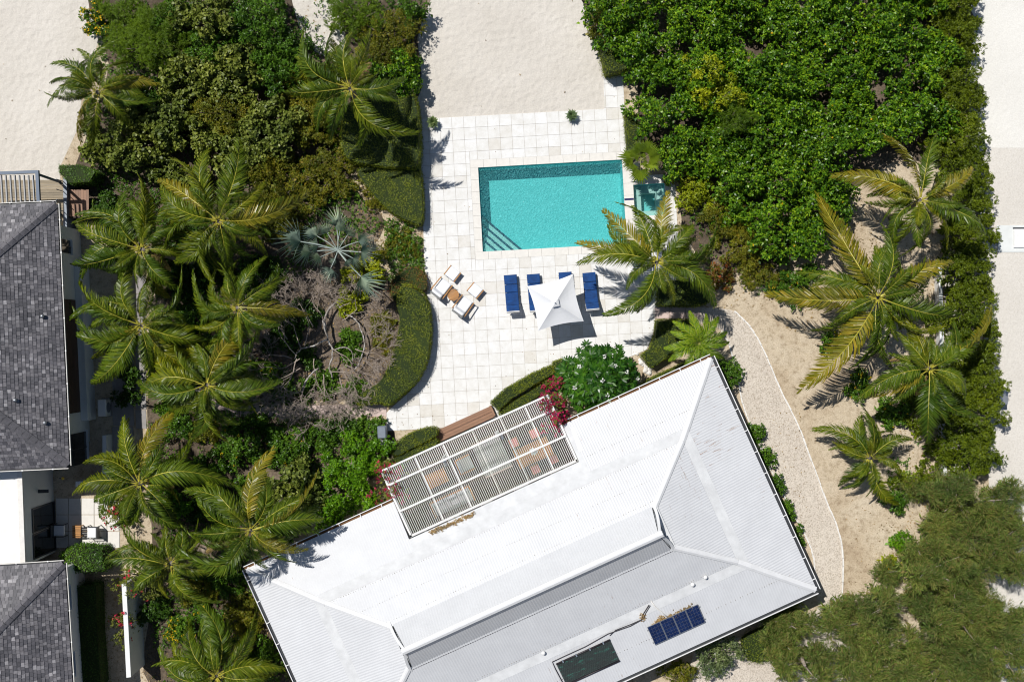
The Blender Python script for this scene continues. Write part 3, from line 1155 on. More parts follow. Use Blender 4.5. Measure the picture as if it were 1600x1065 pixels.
# painted-in black shadow of the overlap at the cap foot, end flashing, screw line on the sunny slope
mb = MB()
mb.bar(AN(g0 + .1, NC + 1.21, 4.66), AN(g1 - .1, NC + 1.21, 4.66), .05, .03)
mb.build("cap_shadow_strip", "black_pipe", house)
for (i, j) in ((1, 2),):
    mb = MB()
    up = Vector((0, 0, .075))
    mb.bar(R3[i] + up, R3[j] + up, .22, .012)
    mb.build("apron_flashing", "roof_flat", house)

# fixing screws and sheet laps
for n_, z_, a0_, a1_ in ((NC - 1.3, 4.61, g0 - .1, g1 + .1), (NC - 2.2, 4.20, A0 + 4.6, A1 - 4.6), (NC - 3.15, 3.77, A0 + 3.2, A1 - 3.2), (NC + 3.1, 3.79, A0 + 3.2, A1 - 3.2), (NC + 4.9, 3.35, A0 + 1.6, A1 - 1.6), (NC - 4.4, 3.48, .9, A1 - 2.0)):
    mb = MB()
    a_ = a0_
    while a_ < a1_:
        if random.random() < .8:
            q = random.uniform(.012, .024)
            mb.box(AN(a_ + random.uniform(-.01, .01), n_ + random.uniform(-.012, .012), z_ + .035), (q, q * random.uniform(1, 2.2), .02), AANG)
        a_ += .128
    tag(mb.build("roof_screws", "screw", house), kind="stuff")
# gutters with brackets and rusty trough
def gutter(a, b_, outw, brackets=True, trough="fascia"):
    d = b_ - a
    o = outw * .14
    mb = MB()
    mb.bar(a + o * .5 + Vector((0, 0, -.10)), b_ + o * .5 + Vector((0, 0, -.10)), .14, .012)
    mb.bar(a + outw * .004 + Vector((0, 0, -.14)), b_ + outw * .004 + Vector((0, 0, -.14)), .012, .16)
    gt = mb.build("gutter", trough, house)
    mb = MB()
    mb.bar(a + o + Vector((0, 0, -.05)), b_ + o + Vector((0, 0, -.05)), .035, .12)
    mb.build("gutter_lip", "white_paint", gt)
    if brackets:
        k = max(1, int(d.length / 1.05))
        for i in range(k):
            p = a + d * ((i + .5) / k)
            mb = MB()
            mb.bar(p - outw * .04 + Vector((0, 0, .03)), p + outw * .15 + Vector((0, 0, .02)), .04, .02)
            mb.build("gutter_bracket", "white_paint", gt)


gutter(AN(A0 - .05, N0, 3.02), AN(PA0 - .1, N0, 3.02), -EN)
gutter(AN(PA1 + .36, N0, 3.02), AN(A1, N0, 3.02), -EN)
gutter(AN(A1 + .02, N0, 3.02), AN(A1 + .02, N1, 3.02), EA, True, "dark_metal")
gutter(AN(A0 - .02, N0, 3.02), AN(A0 - .02, N1, 3.02), -EA, True, "dark_metal")
gutter(AN(A0, N1 + .02, 3.02), AN(A1, N1 + .02, 3.02), EN, False, "dark_metal")
# walls
mb = MB()
outl = [(A0 + .7, N0 + .7), (PA0 - .3, N0 + .7), (PA0 - .3, 6.9), (PA1 + .3, 6.9), (PA1 + .3, N0 + .7), (A1 - .7, N0 + .7), (A1 - .7, N1 - .7), (A0 + .7, N1 - .7)]
mb.prism([AN(*p) for p in outl][::-1], 0.0, 3.02, top=False, bottom=False)
mb.build("wall", "white_wall", house)
mb = MB()
for pl in ([(A0 + .04, N0 + .04), (PA0 - .1, N0 + .04), (PA0 - .1, 7.2), (A0 + .04, 7.2)], [(PA1 + .1, N0 + .04), (A1 - .04, N0 + .04), (A1 - .04, 7.2), (PA1 + .1, 7.2)],
           [(A0 + .04, 7.2), (A1 - .04, 7.2), (A1 - .04, N1 - .04), (A0 + .04, N1 - .04)]):
    mb.add([AN(*p, 2.93) for p in pl], [(0, 1, 2, 3)])
mb.build("soffit", "white_wall", house)
for a in (-7.2, -5.4, -3.6, -1.6):
    mb = MB()
    mb.box(AN(a, 6.88, 1.25), (1.2, .06, 2.1), AANG)
    dr = mb.build("glass_door", "dark_glass", house)
    mb = MB()
    mb.box(AN(a, 6.86, 2.33), (1.36, .09, .08), AANG)
    for s in (-.64, .64):
        mb.box(AN(a + s, 6.86, 1.24), (.08, .09, 2.1), AANG)
    mb.build("door_frame", "white_paint", dr)
for n in (7.2, 9.6, 12.2, 14.6):
    for a, nm in ((A1 - .68, 1), (A0 + .68, -1)):
        mb = MB()
        mb.box(AN(a, n, 1.6), (.06, 1.2, 1.2), AANG)
        wv = mb.build("window", "dark_glass", house)
        mb = MB()
        mb.box(AN(a + .02 * nm, n, .96), (.16, 1.4, .07), AANG)
        mb.build("window_sill", "white_paint", wv)

# small roof outlets
def roof_z(n):
    d = abs(n - NC)
    for (h0, z0), (h1, z1) in zip(PROF, PROF[1:]):
        if d >= h1:
            return z0 + (z1 - z0) * (h0 - d) / (h0 - h1)
    return ZR


for px, py in ((1082.5, 913), (1102.5, 901.5), (849, 1020)):
    w = W(px, py, 3.95)
    n = w.dot(EN)
    z = roof_z(n)
    mb = MB()
    mb.tube([w + Vector((0, 0, -.3)), Vector((w.x, w.y, z + .16))], .055, 10)
    mb.tube([Vector((w.x, w.y, z + .14)), Vector((w.x, w.y, z + .20)), Vector((w.x, w.y, z + .24))], [.10, .10, .05], 10)
    mb.build("roof_vent", "white_paint", house, True)
# skylight strip let into the skirt by the pergola
mb = MB()
sp = [(893, 670), (897, 668), (911, 702), (905, 705)]
P = [W(x, y, 3.35) for x, y in sp]
P = [Vector((p.x, p.y, roof_z(p.dot(EN)) + .035)) for p in P]
mb.add(P + [p - Vector((0, 0, .03)) for p in P], [(0, 1, 2, 3), (0, 4, 5, 1), (1, 5, 6, 2), (2, 6, 7, 3), (3, 7, 4, 0)])
mb.build("patch_strip", "steel", house)

# ------------------------------------------------------------------ solar panels, pool heater, pipes (they stand on the roof)
def on_roof(a, n, dz=0.0):
    return AN(a, n, roof_z(n) + dz)


solar = thing("solar_panel_array", "row of four dark blue solar panels on the house roof", "solar panels", on_roof(1.5, 15.8, .03))
pw = 0.66
for k in range(4):
    a0 = 0.22 + k * (pw + .012)
    n0, n1 = 15.22, 16.25
    c = [on_roof(a0, n0, .12), on_roof(a0 + pw, n0, .12), on_roof(a0 + pw, n1, .12), on_roof(a0, n1, .12)]
    x = (c[1] - c[0]) / 1
    y = (c[3] - c[0]) / 1
    zz = Vector((0, 0, 1))
    mb = MB()
    mb.add([p - zz * .04 for p in c] + c, [(0, 1, 5, 4), (1, 2, 6, 5), (2, 3, 7, 6), (3, 0, 4, 7), (4, 5, 6, 7)])
    pn = mb.build("panel", "steel", solar)
    cm = MB()
    for i in range(4):
        for j in range(6):
            f0, f1 = .035 + i * .2325, .035 + i * .2325 + .2245
            h0, h1 = .03 + j * .157, .03 + j * .157 + .150
            cm.add([c[0] + x * f0 + y * h0 + zz * .004, c[0] + x * f1 + y * h0 + zz * .004, c[0] + x * f1 + y * h1 + zz * .004, c[0] + x * f0 + y * h1 + zz * .004], [(3, 2, 1, 0)])
    co = cm.build("solar_cells", "solar_cell", pn)
    tag(co, kind="stuff")
for n in (15.4, 16.1):
    mb = MB()
    mb.bar(on_roof(.15, n, .05), on_roof(.28 + 4 * (pw + .012), n, .05), .04, .04)
    mb.build("mounting_rail", "steel", solar)

heater = thing("pool_heater_panel", "dark green streaked pool heating panel on the house roof", "heating panel", on_roof(-3.1, 15.5, .03))
mb = MB()
a0, a1, n0, n1 = -4.5, -1.66, 15.02, 16.22
c = [on_roof(a0, n0, .07), on_roof(a1, n0, .07), on_roof(a1, n1, .07), on_roof(a0, n1, .07)]
nt_ = 26
for i in range(nt_):
    f0, f1 = i / nt_, (i + .86) / nt_
    q = [c[0].lerp(c[3], f0), c[1].lerp(c[2], f0), c[1].lerp(c[2], f1), c[0].lerp(c[3], f1)]
    m0, m1 = (q[0] + q[3]) / 2 + Vector((0, 0, .02)), (q[1] + q[2]) / 2 + Vector((0, 0, .02))
    mb.add([q[0], q[1], m1, m0, q[2], q[3]], [(0, 1, 2, 3), (3, 2, 4, 5)])
tag(mb.build("absorber_tubes", "pool_heater", heater), kind="stuff")
for (p, q) in ((c[0], c[1]), (c[3], c[2])):
    mb = MB()
    mb.tube([p + Vector((0, 0, .02)), q + Vector((0, 0, .02))], .045, 8)
    mb.build("header_pipe", "black_pipe", heater, True)
for k in range(4):
    p = c[0].lerp(c[1], (k + .5) / 4)
    mb = MB()
    mb.box(p + Vector((0, 0, .06)), (.06, .14, .05), AANG)
    mb.build("clamp", "grey_metal", heater)


def pipe(name, label, pts, r, mat):
    P = []
    for x, y in pts:
        w = W(x, y, 3.75)
        P.append(Vector((w.x, w.y, roof_z(w.dot(EN)) + .06)))
    mb = MB()
    mb.tube(P, r, 6)
    return tag(mb.build(name, mat, None, True), label, "pipe")


pipe("water_pipe", "dark water pipe looping from roof outlet down to heating panel", [(1014, 944), (1006, 957), (1003, 968), (985, 978), (950, 990), (915, 1010), (880, 1026), (863, 1034), (868, 1046), (878, 1066), (890, 1090)], .022, "black_pipe")
pipe("water_pipe", "second dark water pipe lying just beside the first on roof", [(1016, 945), (1009, 957), (1006, 966), (986, 975), (962, 984), (953, 993)], .018, "black_pipe")
pipe("conduit", "pale grey cable conduit running down to solar panels", [(1017, 938), (1024, 948), (1034, 956), (1044, 965)], .022, "pale_kerb")

# leaf litter caught behind the panels
P = []
for (x0, y0, x1, y1, n_, w) in ((1024, 976, 1082, 949, 420, 3.4), (1034, 962, 1030, 975, 90, 3.0), (1003, 960, 1006, 968, 70, 2.2), (672, 833, 740, 803, 420, 2.6)):
    for _ in range(n_):
        t = RNG.random()
        hh = 3.7 if y0 > 900 else 3.75
        w_ = W(x0 + (x1 - x0) * t + RNG.normal() * w * .6, y0 + (y1 - y0) * t + RNG.normal() * w * .6, hh)
        nn = w_.dot(EN)
        P.append((w_.x, w_.y, roof_z(nn) + .03 + abs(RNG.normal()) * .03))
P = np.array(P)
D = RNG.normal(size=P.shape) * (1, 1, .25)
tag(link("roof_leaf_litter", leaves("roof_leaf_litter", P, D, np.tile((0, 0, 1.0), (len(P), 1)) + RNG.normal(size=P.shape) * .3, RNG.uniform(.06, .13, len(P)), RNG.uniform(.03, .06, len(P)), "litter")),
    "brown dry leaves caught beside the panels and pergola on roof", "leaf litter", kind="stuff")

# ------------------------------------------------------------------ pergola over the verandah
perg = thing("pergola", "white slatted pergola set into the notch of house roof", "pergola", AN((PA0 + PA1) / 2, 4.8))
ZP = 3.02
slat_me = None
ns = 88
for k in range(ns):
    a = PA0 + .12 + (PA1 - PA0 - .24) * k / (ns - 1)
    if slat_me is None:
        mb = MB()
        mb.box((0, 0, 0), (.025, PN1 - PN0 - .1, .07))
        slat_me = mb.mesh("slat", "white_paint")
    o = link("slat", slat_me, perg)
    p = AN(a + random.uniform(-.003, .003), (PN0 + PN1) / 2, ZP)
    o.location = p
    o.rotation_euler = (0, 0, AANG)
for n, w, hgt, zc in ((PN0 + .02, .085, .16, ZP), (3.88, .095, .16, ZP + .09), (5.26, .095, .16, ZP + .09), (PN1 - .04, .10, .18, ZP + .02)):
    mb = MB()
    mb.bar(AN(PA0, n, zc), AN(PA1, n, zc), w, hgt)
    mb.build("beam", "white_paint", perg)
for a in (PA0 + .03, PA1 - .03):
    mb = MB()
    mb.bar(AN(a, PN0, ZP + .01), AN(a, PN1, ZP + .01), .10, .20)
    mb.build("end_beam", "white_paint", perg)
for a in (-6.65, -5.15, -3.6, -2.1, -.75):
    mb = MB()
    mb.bar(AN(a, PN0 + .1, ZP - .12), AN(a, PN1 - .1, ZP - .12), .055, .13)
    mb.build("rafter", "white_paint", perg)
for a in (-8.3, -5.5, -2.6, .38):
    mb = MB()
    mb.box(AN(a, 3.9, 1.46), (.13, .13, 2.92), AANG)
    mb.build("post", "white_paint", perg)
for px, py in ((694, 719.5), (782.5, 678)):
    w = W(px, py, 3.15)
    t = thing("spotlight", "small steel spotlight under the pergola beam, %s one" % ("left" if px < 730 else "right"), "lamp", (w.x, w.y, 3.1), AANG)
    mb = MB()
    mb.box((0, 0, .06), (.16, .12, .03))
    mb.box((0, -.10, .02), (.02, .14, .05))
    mb.build("bracket", "grey_metal", t, local=True)
    mb = MB()
    mb.tube([(0, -.1, .06), (0, -.24, .0)], [.045, .07], 10)
    mb.build("lamp_head", "steel", t, local=True)

# verandah deck of boards, with steps
deck = thing("verandah_deck", "brown timber verandah deck under the slatted pergola", "deck", AN(-4, 5))
tag(deck, kind="structure")
bd = 0
n = 3.28
while n < 6.85:
    mb = MB()
    mb.bar(AN(-8.9, n + .075, .28), AN(.95, n + .075, .28), .142, .05)
    mb.build("deck_board", "shade_toned_wood", deck)
    n += .15
mb = MB()
mb.bar(AN(-8.9, 3.24, .14), AN(.95, 3.24, .14), .03, .26)
mb.build("deck_skirt", "dark_wood", deck)
for k, (n0, z) in enumerate(((2.86, .19), (2.56, .095))):
    for j in range(2):
        mb = MB()
        mb.bar(AN(-5.45, n0 + .08 + j * .145, z - .02), AN(-2.45, n0 + .08 + j * .145, z - .02), .138, .045)
        mb.build("step_board", "deck_wood", deck)
    mb = MB()
    mb.bar(AN(-5.43, n0 + .17, z / 2 - .02), AN(-2.47, n0 + .17, z / 2 - .02), .25, z - .06)
    mb.build("step_riser", "dark_wood", deck)
for a in (-5.52, -2.38):
    mb = MB()
    mb.box(AN(a, 2.82, .2), (.11, .55, .4), AANG)
    mb.build("step_cheek", "deck_wood", deck)

# ------------------------------------------------------------------ furniture
def rbox(mb, c, s, r=0.04, mi=0, rot=None):
    """soft-edged cushion block"""
    x, y, z = s[0] / 2, s[1] / 2, s[2] / 2
    c = Vector(c)
    R = rot if rot is not None else Matrix.Identity(3)
    vs, fs = [], []
    rows = [(-z, 0.8 * r), (-z + r, 0), (z - r, 0), (z, r)]
    for zz, ins in rows:
        a, b_ = x - ins, y - ins
        k = r * .8
        for q in ((-a + k, -b_), (a - k, -b_), (a, -b_ + k), (a, b_ - k), (a - k, b_), (-a + k, b_), (-a, b_ - k), (-a, -b_ + k)):
            vs.append(c + R @ Vector((q[0], q[1], zz)))
    for i in range(3):
        for k in range(8):
            fs.append((i * 8 + k, i * 8 + (k + 1) % 8, i * 8 + 8 + (k + 1) % 8, i * 8 + 8 + k))
    fs.append(tuple(range(24, 32)))
    fs.append(tuple(range(7, -1, -1)))
    mb.add(vs, fs, mi)


def ang_px(dx, dy):
    """world z-rotation turning local +Y towards image direction dx, dy"""
    return math.atan2(-dy, dx) - math.pi / 2


def make_lounger():
    t = thing("sun_lounger", "", "sun lounger", group="blue sun loungers by the pool")
    Lg, wd_, z = 1.98, .66, .30                       # local -Y is the head end
    back = math.radians(38)
    split = -.32
    fr = MB()
    for s in (-1, 1):
        fr.bar((s * (wd_ / 2 - .02), -Lg / 2 + .25, z - .03), (s * (wd_ / 2 - .02), Lg / 2, z - .03), .045, .05)
    for y in (-.55, -.1, .35, Lg / 2 - .03):
        fr.bar((-wd_ / 2, y, z - .035), (wd_ / 2, y, z - .035), .05, .03)
    fr.build("frame", "grey_metal", t, local=True)
    for s in (-1, 1):
        for y in (-.62, .78):
            mb = MB()
            mb.bar((s * (wd_ / 2 - .03), y, z - .05), (s * (wd_ / 2 + .0), y - (.12 if y < 0 else -.06), 0), .035, .035)
            mb.build("leg", "grey_metal", t, local=True)
    cu = MB()
    for y0, y1 in ((.50, .98), (.09, .485), (split, .075)):
        rbox(cu, (0, (y0 + y1) / 2, z + .05), (wd_, y1 - y0, .10), .03)
    cu.build("seat_cushion", "blue_cloth", t, local=True)
    R = Matrix.Rotation(-back, 3, 'X')
    bk = MB()
    hinge = Vector((0, split, z + .02))
    for d0, d1 in ((.02, .36), (.375, .76)):
        rbox(bk, hinge + R @ Vector((0, -(d0 + d1) / 2, .05)), (wd_, d1 - d0, .10), .03, rot=R)
    bk.build("back_cushion", "blue_cloth", t, local=True)
    bf = MB()
    bf.box(hinge + R @ Vector((0, -.40, -.03)), (wd_ + .02, .76, .03), R)
    bf.box(hinge + R @ Vector((0, -.785, .025)), (wd_ * .97, .03, .11), R)
    bf.build("backrest_frame", "white_paint", t, local=True)
    st = MB()
    for s in (-1, 1):
        st.bar(hinge + R @ Vector((s * .25, -.5, -.04)), (s * .25, -.95, z - .05), .025, .025)
    st.bar((-.25, -.95, z - .05), (.25, -.95, z - .05), .025, .025)
    st.build("backrest_stay", "grey_metal", t, local=True)
    return t


lg_pos = [((797.5, 432.6), (801.7, 485.9)), ((833.5, 431.4), (837.7, 484.6)), ((883.3, 428.3), (887.5, 481.6)), ((920.7, 429.3), (925.6, 482))]
lg_lab = ["leftmost blue sun lounger, standing clear of the umbrella", "blue sun lounger partly covered by umbrella, its foot end showing at left",
          "blue sun lounger almost wholly hidden beneath the white umbrella", "rightmost blue sun lounger, just right of the white umbrella"]
lounger = make_lounger()
for i, ((x0, y0), (x1, y1)) in enumerate(lg_pos):
    a, b_ = W(x0, y0, .35), W(x1, y1, .6)
    c = (a + b_) / 2
    rz = ang_px(x0 - x1, y0 - y1)
    loc = (c.x, c.y, TZ)
    if i == 0:
        lounger.location, lounger.rotation_euler = loc, (0, 0, rz)
        lounger["label"] = lg_lab[0]
    else:
        copy_thing(lounger, loc, rz, lg_lab[i])

# umbrella
uz = 2.2
uc = W(867, 473.5, 2.5)
um = thing("umbrella", "large square white parasol shading the blue sun loungers", "umbrella", (uc.x, uc.y, TZ))
cor = [W(x, y, uz) for x, y in ((824, 447), (895.5, 428), (912, 501.7), (841, 516.5))]
ap = Vector((uc.x, uc.y, 2.78))
mb = MB()
vs, fs = [ap], []
K = 8
ringv = []
for s in range(4):
    p, q = cor[s], cor[(s + 1) % 4]
    for k in range(K):
        t = k / K
        e = p.lerp(q, t)
        mid = (p + q) / 2
        cen = (cor[0] + cor[1] + cor[2] + cor[3]) / 4
        e = e + (cen - mid).normalized() * (.10 * math.sin(math.pi * t)) + Vector((0, 0, -.03 * math.sin(math.pi * t)))
        ringv.append(e)
n = len(ringv)
rows = 6
for r_ in range(1, rows + 1):
    f = r_ / rows
    for i, e in enumerate(ringv):
        sag = -.05 * math.sin(math.pi * f) * math.sin(math.pi * (i % K) / K)
        v = ap.lerp(e, f)
        vs.append(Vector((v.x, v.y, v.z + sag)))
for i in range(n):
    fs.append((0, 1 + i, 1 + (i + 1) % n))
    for r_ in range(rows - 1):
        fs.append((1 + r_ * n + i, 1 + (r_ + 1) * n + i, 1 + (r_ + 1) * n + (i + 1) % n, 1 + r_ * n + (i + 1) % n))
mb.add(vs, fs)
cn = mb.build("canopy", "umbrella_cloth", um)
sol = cn.modifiers.new("thickness", 'SOLIDIFY')
sol.thickness = .006
mb = MB()
vc = [ap + (c_ - ap) * .16 + Vector((0, 0, .12)) for c_ in cor]
mb.add([ap + Vector((0, 0, .16))] + vc, [(0, 1, 2), (0, 2, 3), (0, 3, 4), (0, 4, 1)])
mb.build("vent_cap", "umbrella_cloth", um)
mb = MB()
mb.tube([ap + Vector((0, 0, .15)), ap + Vector((0, 0, .26))], [.035, .02], 8)
mb.build("finial", "grey_metal", um)
mb = MB()
mb.tube([(uc.x, uc.y, .05), (uc.x, uc.y, 2.8)], .025, 10)
mb.build("pole", "steel", um)
mb = MB()
mb.tube([(uc.x, uc.y, TZ), (uc.x, uc.y, .12)], .30, 20)
mb.build("base", "grey_metal", um)
for c_ in cor:
    mb = MB()
    mb.bar(ap + Vector((0, 0, -.04)), c_ + Vector((0, 0, -.02)), .02, .02)
    mb.build("rib", "steel", um)


def make_armchair():
    t = thing("lounge_chair", "", "lounge chair", group="white cushioned teak lounge chairs")
    w, d = .62, .74                                   # faces +Y
    fr = MB()
    fr.box((0, .03, .26), (w, d, .04))
    fr.build("seat_frame", "grey_metal", t, local=True)
    mb = MB()
    rbox(mb, (0, .06, .35), (w - .04, d - .02, .14), .04)
    mb.build("seat_cushion", "white_cloth", t, local=True)
    R = Matrix.Rotation(math.radians(20), 3, 'X')
    mb = MB()
    rbox(mb, Vector((0, -.33, .58)), (w - .04, .15, .46), .04, rot=R)
    mb.build("back_cushion", "white_cloth", t, local=True)
    mb = MB()
    mb.box(Vector((0, -.44, .56)), (w + .02, .06, .52), R)
    mb.build("backrest", "grey_cloth", t, local=True)
    for s in (-1, 1):
        mb = MB()
        mb.bar((s * (w / 2 + .07), -.42, .60), (s * (w / 2 + .05), .44, .56), .055, .03)
        mb.build("armrest", "teak", t, local=True)
        for y0, y1 in ((.40, .36), (-.36, -.46)):
            mb = MB()
            mb.bar((s * (w / 2 + .05), y0, .56), (s * (w / 2 + .04), y1, 0), .04, .03)
            mb.build("leg", "grey_metal", t, local=True)
    return t


def make_ottoman():
    t = thing("footstool", "", "footstool", group="white cushioned footstools")
    mb = MB()
    rbox(mb, (0, 0, .36), (.56, .56, .12), .035)
    mb.build("cushion", "white_cloth", t, local=True)
    mb = MB()
    mb.box((0, 0, .27), (.60, .56, .05))
    mb.build("seat_frame", "grey_metal", t, local=True)
    for s in (-1, 1):
        mb = MB()
        mb.bar((s * .315, -.30, .36), (s * .315, .30, .36), .045, .03)
        mb.build("side_rail", "teak", t, local=True)
        for y in (-.27, .27):
            mb = MB()
            mb.bar((s * .30, y, .35), (s * .30, y, 0), .035, .03)
            mb.build("leg", "grey_metal", t, local=True)
    return t


ch = make_armchair()
ot = make_ottoman()
dirc = ang_px(145, -185)
for i, (px, py) in enumerate(((690.5, 449.6), (724, 477.5))):
    w = W(px, py, .4)
    lab = ("white cushioned lounge chair beside the hedge, left of round table", "white cushioned lounge chair right of round teak table")[i]
    if i == 0:
        ch.location, ch.rotation_euler = (w.x, w.y, TZ), (0, 0, dirc)
        ch["label"] = lab
    else:
        copy_thing(ch, (w.x, w.y, TZ), dirc + .04, lab)
for i, (px, py) in enumerate(((707, 427.4), (742.6, 453.7))):
    w = W(px, py, .36)
    lab = ("white footstool nearest the hedge, ahead of left lounge chair", "white footstool nearest the blue loungers, ahead of right lounge chair")[i]
    if i == 0:
        ot.location, ot.rotation_euler = (w.x, w.y, TZ), (0, 0, dirc)
        ot["label"] = lab
    else:
        copy_thing(ot, (w.x, w.y, TZ), dirc - .03, lab)

w = W(708.3, 460.7, .5)
tb = thing("side_table", "round slatted teak table between two white lounge chairs", "table", (w.x, w.y, TZ), math.radians(30))
for k in range(7):
    y0 = -.29 + k * .0835
    ym = y0 + .0395
    x = math.sqrt(max(.003, .295 ** 2 - ym ** 2))
    mb = MB()
    mb.box((0, ym, .49), (2 * x, .077, .03))
    mb.build("slat", "teak", tb, local=True)
mb = MB()
vs = [(r_ * math.cos(a), r_ * math.sin(a), z) for z in (.455, .475) for r_ in (.24, .29) for a in [i * math.pi / 12 for i in range(24)]]
fs = [(24 + i, 24 + (i + 1) % 24, 72 + (i + 1) % 24, 72 + i) for i in range(24)] + [(48 + i, 72 + i, 72 + (i + 1) % 24, 48 + (i + 1) % 24) for i in range(24)]
mb.add(vs, fs)
mb.build("rim", "teak", tb, local=True)
for k in range(4):
    a = k * math.pi / 2 + .6
    mb = MB()
    mb.bar((.2 * math.cos(a), .2 * math.sin(a), .47), (.25 * math.cos(a), .25 * math.sin(a), 0), .035, .035)
    mb.build("leg", "teak", tb, local=True)

# potted agaves on the terrace
def agave_pot(px, py, label, sc=1.0):
    w = W(px, py, .4)
    t = thing("potted_plant", label, "potted plant", (w.x, w.y, TZ), random.random() * 6, "potted plants along the tile edge")
    mb = MB()
    mb.tube([(0, 0, 0), (0, 0, .28), (0, 0, .32), (0, 0, .30)], [.13, .19, .20, .16], 16, cap=True)
    mb.build("pot", "terracotta", t, True, local=True)
    rng = np.random.default_rng(int(px))
    n_ = 40
    a = np.arange(n_) * 2.4
    el = np.linspace(.15, 1.25, n_)
    D = np.stack([np.cos(a) * np.cos(el), np.sin(a) * np.cos(el), np.sin(el)], 1)
    P = np.zeros((n_, 3)) + (0, 0, .32) + D * .03
    Nn = np.stack([-np.cos(a) * np.sin(el), -np.sin(a) * np.sin(el), np.cos(el)], 1)
    me = leaves("foliage", P, D, Nn, rng.uniform(.30, .42, n_) * sc, rng.uniform(.10, .14, n_) * sc, "agave", 4, .03, .05)
    tag(link("foliage", me, t, True))


agave_pot(893, 180.5, "small potted agave alone on the tiles by sand edge", .9)
agave_pot(676.5, 191, "dark potted plant on tiles in the palm's shade", .95)

# grey barbecue cabinet at the terrace edge
w = W(598, 682, .6)
bq = thing("cabinet_trolley", "slate grey metal trolley cabinet at terrace edge by clipped hedge", "trolley", (w.x, w.y, 0), math.radians(3))
mb = MB()
mb.box((0, .25, .45), (.42, .62, .7))
mb.build("cabinet", "grey_metal", bq, local=True)
mb = MB()
rbox(mb, (0, .25, .88), (.44, .64, .16), .05)
mb.build("lid", "grey_metal", bq, local=True)
mb = MB()
mb.box((0, -.35, .62), (.38, .45, .04))
mb.build("side_shelf", "steel", bq, local=True)
for s in (-1, 1):
    for y in (-.5, .5):
        mb = MB()
        mb.box((s * .17, y, .3 if y < 0 else .06), (.035, .035, .6 if y < 0 else .12))
        mb.build("leg", "dark_metal", bq, local=True)

# under the pergola
def table(name, label, a, n, la, wn, z, rz=0.0, mat="teak"):
    t = thing(name, label, "table", AN(a, n, .305), AANG + rz)
    k = max(4, int(wn / .14))
    for i in range(k):
        mb = MB()
        mb.box((0, -wn / 2 + wn * (i + .5) / k, z - .02), (la, wn / k - .012, .035))
        mb.build("slat", mat, t, local=True)
    for sx in (-1, 1):
        for sy in (-1, 1):
            mb = MB()
            mb.box((sx * (la / 2 - .06), sy * (wn / 2 - .06), z / 2 - .02), (.07, .07, z - .05))
            mb.build("leg", mat, t, local=True)
    return t


table("dining_table", "long teak dining table under the right end of pergola", -1.35, 5.55, 1.9, 1.0, .74)
table("coffee_table", "low slatted teak table under the left end of pergola", -6.35, 4.75, 1.1, .75, .42)


def dining_chair(label, a, n, rz, cushion="pink_cloth"):
    t = thing("dining_chair", label, "chair", AN(a, n, .305), AANG + rz, "dining chairs under the pergola")
    mb = MB()
    mb.box((0, 0, .43), (.46, .46, .035))
    mb.build("seat", "teak", t, local=True)
    mb = MB()
    rbox(mb, (0, 0, .475), (.42, .42, .06), .02)
    mb.build("cushion", cushion, t, local=True)
    for s in (-1, 1):
        for y in (-.2, .2):
            mb = MB()
            mb.box((s * .2, y, .21 if y > 0 else .44), (.04, .04, .42 if y > 0 else .88))
            mb.build("leg", "teak", t, local=True)
    for z in (.62, .74, .85):
        mb = MB()
        mb.box((0, -.205, z), (.36, .025, .06))
        mb.build("back_slat", "teak", t, local=True)


for lab, a, n, rz in (("pink cushioned chair at pergola side of dining table, left", -2.05, 4.72, math.pi), ("pink cushioned chair at pergola side of dining table, right", -.9, 4.72, math.pi),
                      ("pink cushioned chair at house side of dining table, left", -1.6, 6.38, 0), ("pink cushioned chair at house side of dining table, right", -.55, 6.30, 0)):
    dining_chair(lab, a, n, rz + math.pi)


def sofa(label, a, n, la, rz):
    t = thing("outdoor_sofa", label, "sofa", AN(a, n, .305), AANG + rz)
    mb = MB()
    mb.box((0, 0, .2), (la, .75, .06))
    mb.build("base", "teak", t, local=True)
    k = max(1, round(la / .7))
    for i in range(k):
        x = -la / 2 + la * (i + .5) / k
        mb = MB()
        rbox(mb, (x, .06, .32), (la / k - .03, .62, .16), .04)
        mb.build("seat_cushion", "pale_cloth", t, local=True)
        mb = MB()
        rbox(mb, (x, -.28, .55), (la / k - .05, .16, .36), .04)
        mb.build("back_cushion", "pale_cloth", t, local=True)
    mb = MB()
    mb.box((0, -.39, .42), (la, .05, .45))
    mb.build("backrest", "teak", t, local=True)
    for sx in (-1, 1):
        mb = MB()
        mb.box((sx * (la / 2 + .03), 0, .38), (.06, .78, .36))
        mb.build("armrest", "teak", t, local=True)
        for sy in (-1, 1):
            mb = MB()
            mb.box((sx * (la / 2 - .05), sy * .3, .085), (.06, .06, .17))
            mb.build("leg", "teak", t, local=True)


sofa("long pale sofa against the house wall under pergola", -6.1, 6.15, 2.1, math.pi)
sofa("single pale armchair beside the low table under pergola", -4.75, 4.7, .7, math.pi / 2 * -1)
for lab, a, n, la, wn in (("pale woven rug right of the low table", -3.35, 4.9, 1.5, 1.7),):
    t = thing("rug", "pale woven rug on deck under the middle of pergola", "rug", AN(a, n, .305), AANG)
    mb = MB()
    mb.box((0, 0, .008), (la, wn, .012))
    mb.build("weave", "grey_cloth", t, local=True)
    for s in (-1, 1):
        mb = MB()
        mb.box((0, s * (wn / 2 + .03), .006), (la, .06, .006))
        mb.build("fringe", "pink_stone", t, local=True)
